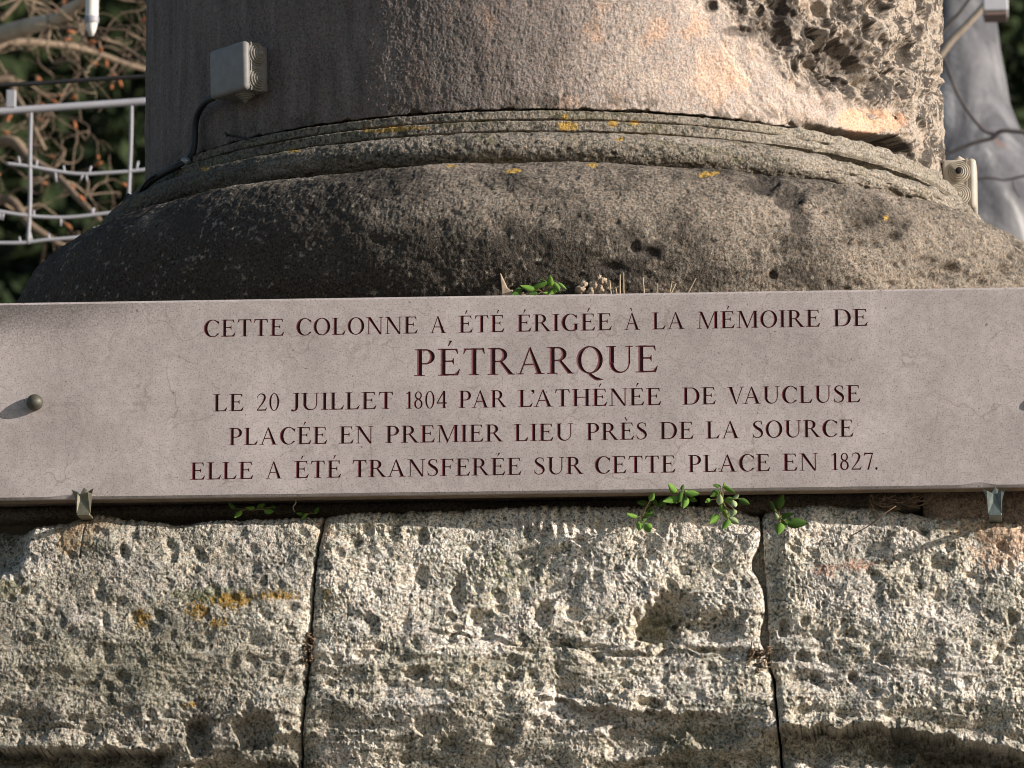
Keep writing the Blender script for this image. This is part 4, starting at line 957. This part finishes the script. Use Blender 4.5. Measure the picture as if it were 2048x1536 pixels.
# ================================================================ plants, dry stalks and crumbs
M_LEAF = [leaf_mat('leaf_green', (.09,.19,.030), (.16,.28,.055), 60, .15), leaf_mat('leaf_dark', (.045,.095,.02), (.08,.15,.03), 60, .1), leaf_mat('leaf_pale', (.26,.33,.16), (.36,.42,.22), 60, .1)]
M_STEM = simple('plant_stem', (.20,.16,.07), .7, 0, 60, .2); M_DRY = simple('dry_stalk', (.42,.33,.22), .85, 0, 80, .3)
M_BROWN = simple('dry_brown', (.17,.115,.07), .9, 0, 90, .35); M_MORTAR = simple('pale_mortar', (.36,.28,.20), .95, 0, 120, .3, .6)
rl = random.Random(5)
def leaf_mesh(L, wd, curl, fold):
    V_ = []; F_ = []; n = 7
    for i in range(n+1):
        t = i/n; half = wd/2*math.sin(math.pi*min(1,t**.8))**.75*(1-.35*t) if 0 < t < 1 else 0.0
        y = -curl*L*(t*t)+.0; bul = fold*half
        V_ += [(-half, y+bul, t*L), (0, y, t*L), (half, y+bul, t*L)]
    for i in range(n):
        a = 3*i; F_ += [(a, a+1, a+4, a+3), (a+1, a+2, a+5, a+4)]
    return V_, F_
def plant(name, root_px, Y, leaves, label, stem_to=None, cat='plant', group='small leafy weeds around the plaque'):
    r0 = at(*root_px, Y+.035)
    root = empty(name, tuple(float(q) for q in r0), label, cat, group)
    inv = Vector([float(q) for q in r0])
    mb = MB()
    for lf_ in leaves:
        cx, cy, ang, L, wd, mi, dy = lf_            # centre px, direction in degrees (0 right, 90 up), length and width px, material, extra depth
        a = R(ang); s = .0007
        base = Vector(at(cx-math.cos(a)*L/2, cy+math.sin(a)*L/2, Y+dy)); 
        k_ = rl.uniform(1.05,1.35); Lm = L*s*k_; V_, F_ = leaf_mesh(Lm, wd*s*k_*rl.uniform(.95,1.2), rl.uniform(-.05,.35), rl.uniform(.15,.5))
        # leaf axis in the wall's plane, leaning towards the street and rolled a little
        M_ = Matrix.Translation(base-inv) @ Matrix.Rotation(a-R(90), 4, Vector((0,-1,0))) @ Matrix.Rotation(rl.uniform(-.5,.5), 4, 'Z') @ Matrix.Rotation(rl.uniform(.05,.5), 4, 'X')
        me = bpy.data.meshes.new('leaf'); me.from_pydata([tuple(M_ @ Vector(q)) for q in V_], [], F_); me.polygons.foreach_set('use_smooth', [True]*len(me.polygons)); me.materials.append(M_LEAF[mi])
        o = bpy.data.objects.new('leaf', me); link(o, root)
        sm = o.modifiers.new('thickness', 'SOLIDIFY'); sm.thickness = .0003
        mid = Vector(at(stem_to[0], stem_to[1], Y+.006)) if stem_to else Vector(r0)
        mb.tube([base, base.lerp(mid, .5)+Vector((0,-.002,.001)), mid], .0006, 5)
    if stem_to: m_ = Vector(at(stem_to[0], stem_to[1], Y+.006)); mb.tube([m_, m_.lerp(Vector(r0), .5)+Vector((0,-.004,0)), Vector(r0)], .0009, 6)
    mb.build('stem', M_STEM, root)
    return root
plant('leafy_weed', (1362,1012), -.020, [(1345,979,150,24,13,0,0),(1365,975,85,12,9,1,0),(1383,987,-25,27,17,0,-.004),(1344,1000,205,30,15,0,0),(1363,991,250,20,14,1,-.004),(1371,1004,-105,22,11,0,-.002),(1386,999,-10,18,9,1,.004),(1357,1000,230,16,9,1,.01)], 'small green weed overlapping the plaque edge, just left of the tallest weed', (1364,990))
plant('leafy_weed', (1440,1025), -.028, [(1433,972,180,16,9,1,0),(1457,978,-25,28,9,0,-.006),(1431,986,215,18,11,1,0),(1440,999,75,22,18,2,-.006),(1457,1001,15,16,10,0,0),(1415,1001,190,14,9,0,0),(1468,1010,-80,20,14,2,-.006),(1472,994,30,12,9,2,0),(1467,1025,-95,14,13,2,-.003),(1488,1004,-35,24,13,1,.006),(1451,1028,-60,20,12,0,0),(1429,1037,215,22,13,0,-.002),(1454,1050,-100,26,17,0,-.006),(1467,1041,-40,18,11,2,0),(1448,972,100,12,6,0,0),(1443,1016,-80,16,10,0,0)], 'tallest weed with many pale rounded leaves hanging over the middle block', (1445,1000))
plant('leafy_weed', (1300,1022), .020, [(1264,1033,175,26,9,0,0),(1297,1029,5,22,7,0,0),(1278,1052,245,22,13,0,-.003),(1297,1056,-55,24,17,0,-.004),(1288,1039,250,12,10,1,0),(1303,995,60,16,10,0,-.01),(1284,1007,200,22,14,1,.01),(1299,1020,-70,22,14,1,.01),(1325,1004,20,24,15,1,.012),(1310,1005,-60,16,9,1,.01)], 'low weed with two drooping leaves on the middle block, left of the small green weed', (1284,1034))
plant('leafy_weed', (1562,1022), .018, [(1554,1034,110,14,9,2,0),(1575,1031,15,28,12,1,0),(1592,1047,-8,42,20,1,-.004),(1559,1057,-100,24,19,0,-.006),(1546,1012,-60,26,9,1,.012),(1560,1006,70,26,14,1,.014),(1567,1043,-45,14,9,1,0)], 'weed with one large dark leaf over the joint beside the right block', (1562,1040))
plant('leafy_weed', (500,1020), .040, [(477,1031,-120,24,12,0,-.006),(501,1016,190,18,10,0,-.002),(520,1013,40,16,9,1,0),(538,1024,-25,22,13,0,-.004),(463,1013,150,20,10,1,.01),(547,1014,10,14,8,1,.01)], 'small weed in the gap under the plaque above the left block', (505,1022))
plant('leafy_weed', (625,1022), .044, [(609,1033,40,16,8,0,-.004),(632,1022,60,14,8,1,.004),(600,1028,170,12,7,1,0)], 'tiny weed sprig in the gap above the joint of the left and middle blocks', (618,1028))
plant('leafy_weed', (1085,592), .034, [(1058,577,165,26,10,0,0),(1078,572,12,28,10,0,0),(1035,583,215,24,12,1,0),(1101,565,70,20,15,0,-.002),(1112,573,-50,24,10,0,-.003),(1124,574,-55,22,7,0,-.002),(1106,582,-120,18,14,0,0),(1095,586,190,16,8,0,0),(1090,566,150,16,9,1,0),(1068,588,180,18,9,1,0)], 'green weed growing behind the upper edge of the plaque', (1088,584))
# pale mortar shard and lumps above the plaque
def lump(name, pts_, label, cat, mat, seed, Y=.056):
    bm = bmesh.new(); bmesh.ops.create_icosphere(bm, subdivisions=3, radius=1.0)
    C_ = [at(a, b, Y) for a, b, _, _ in pts_]; V0 = [Vector(v.co) for v in bm.verts]; F0 = [[v.index for v in f.verts] for f in bm.faces]; bm.free()
    mb = MB()
    for (a, b, ra, rb), c in zip(pts_, C_):
        n_ = np.array([tuple(v) for v in V0]); k = .85+.75*fbm(n_[:,0]*1.9+seed+a, n_[:,1]*1.9+n_[:,2]*1.5+b, 3, seed)
        mb.add([(c[0]+v[0]*ra*.0007*q, c[1]+v[1]*min(ra,rb)*.0007*q, c[2]+v[2]*rb*.0007*q) for v, q in zip(n_, k)], F0)
    return tag(mb.build(name, mat, None, True), label, cat)
V_ = []; 
p = [at(a, b, .0345) for a, b in ((1003,596),(1030,596),(1026,584),(1014,575),(1007,560),(1000,545),(1001,560),(1003,577))]
mb = MB(); f_ = [tuple(q) for q in p]; bk = [tuple(q+np.array([.001,.007,0])) for q in p]; n = len(p)
mb.add(f_+bk, [tuple(range(n-1,-1,-1)), tuple(range(n, 2*n))]+[(i, (i+1) % n, n+(i+1) % n, n+i) for i in range(n)])
o = mb.build('mortar_shard', M_MORTAR); tag(o, 'pointed pale mortar shard standing behind the plaque, left of the upper weed', 'mortar shard')
bv = o.modifiers.new('worn', 'BEVEL'); bv.width = .0012; bv.segments = 2
lump('mortar_crumbs', [(992,586,4,9),(1020,588,13,8),(1042,589,12,5),(1162,579,13,9),(1168,569,9,7),(1182,584,9,10),(1190,572,8,10),(1200,580,9,12),(1206,562,8,8),(1198,556,5,8)], 'pale crumbs of mortar lying behind the plaque to the right of the upper weed', 'mortar crumbs', M_MORTAR, 3, .043)
st = [((1224,586),(1219,560)),((1242,583),(1240,549)),((1249,583),(1247,545)),((1290,583),(1286,555)),((1317,582),(1315,567)),((1337,583),(1344,562)),((1362,583),(1392,556)),((1236,584),(1231,574)),((1328,584),(1352,566))]
mb = MB()
for a, b in st:
    A_, B_ = Vector(at(*a, .040)), Vector(at(*b, .034)); A_.z -= .02; mb.tube([A_, A_.lerp(B_, .5)+Vector((rl.uniform(-.001,.001),0,0)), B_], [.0014,.0012,.0009], 6)
tag(mb.build('dry_stalks', M_DRY), 'thin dry upright stalks sticking up behind the plaque right of centre', 'dry stalks')
def tangle(name, boxpx, n, Y, label, cat, mat, ln=(10,34), rad=.0007, seed=1):
    r_ = random.Random(seed); mb = MB()
    for _ in range(n):
        a = r_.uniform(boxpx[0], boxpx[2]); b = r_.uniform(boxpx[1], boxpx[3]); L = r_.uniform(*ln); t = r_.gauss(0, .7)
        p = [Vector(at(a, b, Y+r_.uniform(-.008,.012))), Vector(at(a+L*.5*math.cos(t), b-L*.5*math.sin(t)+r_.uniform(-4,4), Y+r_.uniform(-.012,.006))), Vector(at(a+L*math.cos(t+.2), b-L*math.sin(t+.2), Y+r_.uniform(-.008,.01)))]
        mb.tube(spline(p, 3), [rad*r_.uniform(.7,1.3)]*7, 5)
    return tag(mb.build(name, mat, None, True), label, cat)
o = tangle('twig_tangle', (1735,990,1835,1014), 60, .040, 'tangle of dark dry twigs caught under the plaque above the right block', 'twigs', M_BROWN, (12,44))
mb = MB(); mb.tube(spline([at(1792,1012,.02), at(1768,1028,.012), at(1740,1050,.022), at(1702,1072,.036)], 4), .0008, 5)
tag(mb.build('long_twig', M_BROWN, None, True), 'single long thin twig leaning down across the top of the right block', 'twig')
tangle('moss_clump', (602,1262,624,1324), 70, .040, 'crumbly brown dry moss packed in the joint between the left and middle blocks', 'moss', M_BROWN, (4,14), .0011, 4)
tangle('root_tangle', (1490,1296,1535,1342), 60, .048, 'brown dry roots packed in the joint between the middle and right blocks', 'roots', M_BROWN, (6,20), .0010, 9)
mb = MB(); mb.tube(spline([at(588,993,.02), at(592,1005,.015), at(586,1014,.02), at(590,1024,.04)], 4), .0007, 5)
tag(mb.build('dry_tendril', M_DRY, None, True), 'short pale dry tendril hanging below the plaque left of centre', 'tendril')
# old mortar patch on the left block under the clip (a thin skin with its own cracked edge)
u = np.linspace(0, 1, 40); v = np.linspace(0, 1, 60); U, Vv = np.meshgrid(u, v)

# ================================================================ behind the column, left: bare tree, light frame, cables
def bark_mat(name, a, b, sc_=14):
    m, nt, p = new_mat(name); ov = objvec(nt)
    c = ramp(nt, noise(nt, sc_, 5, .65, ov), [(.30, a), (.60, b)]); nt.links.new(c, p.inputs['Base Color']); p.inputs['Roughness'].default_value = .9
    bump(nt, noise(nt, sc_*3, 3, .6, ov), .5, .004, p); return m
M_TWIG = bark_mat('twig_bark', (.10,.07,.05), (.25,.185,.125), 9)
M_LIMB = bark_mat('pale_limb_bark', (.36,.28,.19), (.62,.51,.38), 12)
M_BUD = simple('orange_bud', (.36,.125,.045), .6, 0, 20, .3)
rt = random.Random(21)
tx, ty = at_depth(-420, 600, 15.5)[:2]
tree = empty('bare_tree', (float(tx), float(ty), 0.0), 'bare budding tree with tangled pale twigs behind the left side of the column', 'tree')
def D(px, py, d): return Vector([float(q) for q in at_depth(px, py, d)])
mb = MB(); top = Vector((tx, ty, 7.5)); mb.tube(spline([(tx+.05,ty,0),(tx,ty,1.2),(tx-.04,ty+.03,2.6),(tx+.05,ty,4.2),tuple(top)], 5), [.16-.004*i for i in range(21)], 14)
mb.build('trunk', M_TWIG, tree, True)
limbs = [([(-420,400,15.4),(-200,180,15.0),(-60,90,14.6),(0,70,14.5),(60,52,14.4),(110,40,14.3),(135,22,14.2),(168,0,14.1),(230,-60,14.0)], .030, .012),
         ([(-420,700,15.4),(-180,420,15.2),(0,285,15.0),(60,320,14.9),(110,350,14.8),(150,390,14.7),(200,440,14.6)], .020, .006),
         ([(-420,800,15.4),(-160,520,15.2),(0,400,15.1),(60,450,15.0),(120,490,15.0),(180,540,15)], .018, .006),
         ([(-420,500,15.4),(-200,240,15.6),(0,160,15.6),(30,190,15.6),(60,240,15.5),(90,300,15.5)], .016, .005),
         ([(100,42,14.3),(160,60,14.2),(195,74,14.1),(240,90,14.1),(300,130,14)], .009, .004),
         ([(-420,420,15.6),(-60,120,15.9),(120,90,16),(260,130,16.2),(420,180,16.4)], .014, .006),
         ([(0,40,15.5),(30,10,15.5),(60,-30,15.5)], .008, .005)]
nodes = []
for pts_, r0, r1 in limbs:
    P = spline([D(*q) for q in pts_], 6); n_ = len(P); rad = [lerp(r0, r1, i/(n_-1)) for i in range(n_)]
    mb = MB(); mb.tube(P, rad, 8); mb.build('limb', M_LIMB if r0 > .025 else M_TWIG, tree, True)
    nodes += [(Vector(P[i]), Vector(P[min(i+1,n_-1)])-Vector(P[max(i-1,0)]), rad[i]) for i in range(1, n_-1)]
tw = MB(); bd_ = MB()
def grow(p, d, L, r, depth):
    n_ = 5; P = [p]; dd = d.normalized()
    for i in range(n_):
        dd = (dd+Vector((rt.gauss(0,.36), rt.gauss(0,.30), rt.gauss(.04,.38)))).normalized(); P.append(P[-1]+dd*L/n_)
    tw.tube(spline(P, 2), [lerp(r, r*.42, i/(2*n_)) for i in range(2*n_+1)], 5)
    if rt.random() < .12:
        e = P[-1]; bd_.tube([e, e+dd*.007, e+dd*.016, e+dd*.024], [.002,.0048,.004,.0006], 6)
    if rt.random() < .05:
        e = P[3]; q = (dd+Vector((rt.gauss(0,1),rt.gauss(0,1),rt.gauss(0,1)))).normalized(); bd_.tube([e, e+q*.008, e+q*.016, e+q*.024], [.002,.005,.0045,.0006], 6)
    if depth > 0:
        for k in range(rt.choice((1,2,2,3))):
            s_ = rt.choice((2,3,4,5)); nd_ = (dd+Vector((rt.gauss(0,.8), rt.gauss(0,.8), rt.gauss(0,.7)))).normalized()
            grow(P[s_], nd_, L*rt.uniform(.55,.85), r*.66, depth-1)
for _ in range(50):
    p, d, r = rt.choice(nodes)
    grow(p, (d.normalized()+Vector((rt.gauss(.5,.8), rt.gauss(0,.8), rt.gauss(0,.9)))), rt.uniform(.12,.26), min(r*.45, .0042), 3)
tag(tw.build('twigs', M_TWIG, tree, True), kind='stuff'); tag(bd_.build('buds', M_BUD, tree, True), kind='stuff')
print('twig faces', len(tw.f))
# white frame of a decorative light with curved wires
M_WHITE = simple('white_painted_metal', (.34,.34,.37), .5, 0, 20, .08)
DD = 12.0
fr_ = empty('light_frame', tuple(float(q) for q in at_depth(160, 470, DD)), 'white metal frame of thin bars and sagging spiked wires left of the column', 'metal frame')
def bar(name, pts_, r, mat=M_WHITE, d=DD, par=fr_, k=5):
    mb = MB(); mb.tube(spline([D(a, b, d) for a, b in pts_], k), r, 8); return mb.build(name, mat, par, True)
mpp = DD/FPX
bar('top_rail', [(-330,248),(0,223),(284,203),(620,178)], 7.6*mpp)
bar('upright', [(62,218),(60,300),(60,400),(56,488)], 4.0*mpp); bar('upright', [(263,206),(262,280),(259,350),(257,396)], 3.8*mpp)
mb = MB(); mb.box(-.010,.010,-.006,.006,-.002,.036,.002); o = mb.build('lug', M_WHITE, fr_, origin=(0,0,0)); o.location = D(22,214,DD)-Vector(fr_.location)
for pts_ in ([(12,327),(60,333),(110,342),(160,348),(210,346),(284,340),(400,322)], [(-260,380),(-60,412),(0,423),(60,432),(130,435),(200,428),(262,418),(400,380)], [(-260,470),(-100,482),(30,486),(90,480),(160,474),(230,462),(330,440)]):
    w_ = bar('curved_wire', pts_, 3.7*mpp)
    P = [D(a, b, DD) for a, b in pts_]; S = [Vector(q) for q in spline(P, 8)]
    for _ in range(9):
        q = rt.choice(S[4:-4]); u_ = rt.choice((-1, 1, 1)); mb = MB(); mb.tube([q, q+Vector((rt.uniform(-.006,.006), 0, u_*rt.uniform(.012,.024)))], [.0030,.0024], 6); mb.build('spike', M_WHITE, fr_, True)
mb = MB()
Mt = Matrix.Translation(D(183, 72, 11.5)); m1 = 11.5/FPX
mb.lathe([(.0,0),(4*m1,0),(9*m1,12*m1),(10*m1,18*m1),(12.5*m1,28*m1),(13*m1,40*m1),(13*m1,1.0)], Mt, 20)
M_TUBE = simple('milky_white_tube', (.80,.78,.72), .35, 0, 20, .05)
lt = empty('tube_light', tuple(float(q) for q in D(183, 72, 11.5)), 'white unlit tube light hanging down at the top left corner', 'tube light'); mb.build('tube', M_TUBE, lt, True)
mb = MB(); mb.lathe([(13.6*m1,26*m1),(14.4*m1,30*m1),(14.4*m1,36*m1),(13.6*m1,40*m1)], Mt, 20); mb.build('collar', M_WHITE, lt, True)
mb = MB(); mb.tube(spline([D(-500,186,11.0), D(0,170,11.0), D(140,162,11.0), D(284,153,11.0), D(700,128,11.0)], 6), 4.6*11.0/FPX, 8)
tag(mb.build('overhead_cable', M_BLK, None, True), 'taut black cable crossing behind the left edge of the column above the white frame', 'cable')

# ================================================================ behind the column, right: plane tree
def plane_bark():
    m, nt, p = new_mat('plane_tree_bark'); ov = objvec(nt)
    mp = nd(nt, 'ShaderNodeMapping'); mp.inputs['Scale'].default_value = (1, 1, .45); nt.links.new(ov, mp.inputs[0])
    n = noise(nt, 5, 4, .55, mp.outputs[0], 1.2)
    c = ramp(nt, n, [(.40, (.085,.085,.095)), (.48, (.15,.15,.16)), (.55, (.20,.20,.205)), (.62, (.42,.41,.41))])
    c = mix(nt, c, ramp(nt, noise(nt, 40, 4, .6, ov), [(.3, g3(.85)), (.7, g3(1.1))]), 1.0, 'MULTIPLY')
    c = mix(nt, c, (.22,.12,.08), ramp(nt, noise(nt, 10, 2, .5, ov), [(.72, g3(0)), (.78, g3(.7))]))
    nt.links.new(c, p.inputs['Base Color']); p.inputs['Roughness'].default_value = .85; b1 = bump(nt, n, .12, .006, p); bump(nt, noise(nt, 60, 4, .6, ov), .5, .006, p, b1); return m
M_PLANE = plane_bark()
PD = 15.0; mp_ = PD/FPX
c0 = at_depth(2010, 768, PD)
pt = empty('plane_tree', (float(c0[0]), float(c0[1]), 0.0), 'grey plane tree trunk with pale flaking patches behind the right edge of the column', 'tree')
# trunk centre and radius along its height: (right edge px at py) follows the photograph
tr_ = [(-420,1960,60),(-120,1925,70),(0,1915,78),(60,1912,88),(120,1915,96),(180,1918,102),(250,1925,122),(330,1945,160),(415,1962,178),(768,1975,190),(2200,1975,215)]
nseg = 60; rows_ = []
q = np.array(tr_, float); pys = np.interp(np.linspace(0, 1, nseg), np.linspace(0, 1, len(q)), q[:,0])
V_ = []; n_ = 48
for i, y_ in enumerate(pys):
    c_ = at_depth(np.interp(y_, q[:,0], q[:,1]), y_, PD); r_ = np.interp(y_, q[:,0], q[:,2])*mp_; z_ = c_[2] if i < nseg-1 else -.1
    for j in range(n_):
        a = 2*math.pi*j/n_; rr2 = r_*(1+.02*math.sin(3*a+z_*1.2)+.008*math.sin(7*a-z_*2)); V_.append((c_[0]+rr2*math.cos(a), c0[1]+rr2*math.sin(a), z_))
idx = np.arange(nseg*n_).reshape(nseg, n_); idx = np.concatenate([idx, idx[:,:1]], 1)
F = np.stack([idx[:-1,:-1], idx[1:,:-1], idx[1:,1:], idx[:-1,1:]], -1).reshape(-1, 4)
mesh_np('trunk', V_, F, M_PLANE, pt)
for pts_, r0, r1, nm in (([(1860,140),(1900,84),(1935,48),(1970,8),(2010,-50)], 8.5, 6, 'branch'), ([(1880,70),(1902,44),(1925,18),(1950,-20)], 4, 3, 'branch'),
                         ([(1870,318),(1905,303),(1950,285),(1985,276),(2003,262),(2048,264),(2110,268)], 3.6, 5, 'branch'), ([(1886,110),(1908,172),(1925,205),(1945,235),(1970,262),(1990,268)], 3.0, 3.6, 'branch'),
                         ([(1940,358),(1985,356),(2010,360),(2048,352),(2100,345)], 2.2, 2.6, 'branch'), ([(2025,362),(2030,380),(2040,395)], 1.6, 1.4, 'branch')):
    P = spline([D(a, b, 14.0) for a, b in pts_], 5); mb = MB(); mb.tube(P, [lerp(r0, r1, i/(len(P)-1))*14.0/FPX for i in range(len(P))], 8)
    mb.build(nm, bark_mat('thin_branch_bark', (.05,.045,.045), (.10,.085,.08)) if r0 < 8 else bark_mat('branch_bark', (.28,.22,.17), (.40,.33,.26)), pt, True)
# floodlight fixed high on the trunk
f0 = D(1990, 14, 13.6); fl = empty('floodlight', tuple(f0), 'small white boxy floodlight at the top right corner in front of the trunk', 'floodlight')
m2 = 13.6/FPX
mb = MB(); mb.box(-24*m2, 26*m2, -.03, .05, -14*m2, 40*m2, .004); mb.build('lamp_housing', simple('white_lamp_paint', (.50,.50,.52), .5, 0, 30, .05), fl, origin=(0,0,0))
mb = MB(); mb.box(-22*m2, 24*m2, -.026, .045, -22*m2, -14.5*m2, .002); mb.build('lamp_rim', simple('brown_lamp_rim', (.22,.15,.13), .6, 0, 30, .1), fl, origin=(0,0,0))
mb = MB(); mb.tube([(0,.05,.02),(0,.14,.03)], .010, 8); mb.build('bracket', M_WHITE, fl, origin=(0,0,0))
# dark ivy-clad evergreen to the right of the trunk
rng = np.random.default_rng(77); lv = []; lf = []
e0 = at_depth(2150, 150, 22)
ev = empty('evergreen_tree', (float(e0[0]), float(e0[1]), 0.0), 'dark green dense evergreen at the right edge beyond the plane tree', 'tree')
canopy(e0[0], e0[1], .8, 5.2, 1.35, 9000, lv, lf, rng, .055)
mesh_np('crown', np.concatenate(lv), np.concatenate(lf), leaf_mat('ivy_green', (.016,.034,.012), (.05,.08,.028), 1.5), ev, False)
mb = MB(); mb.tube([(e0[0],e0[1],-.05),(e0[0]+.05,e0[1],2.4),(e0[0],e0[1],5)], [.16,.12,.05], 10); mb.build('trunk', M_TWIG, ev, True)
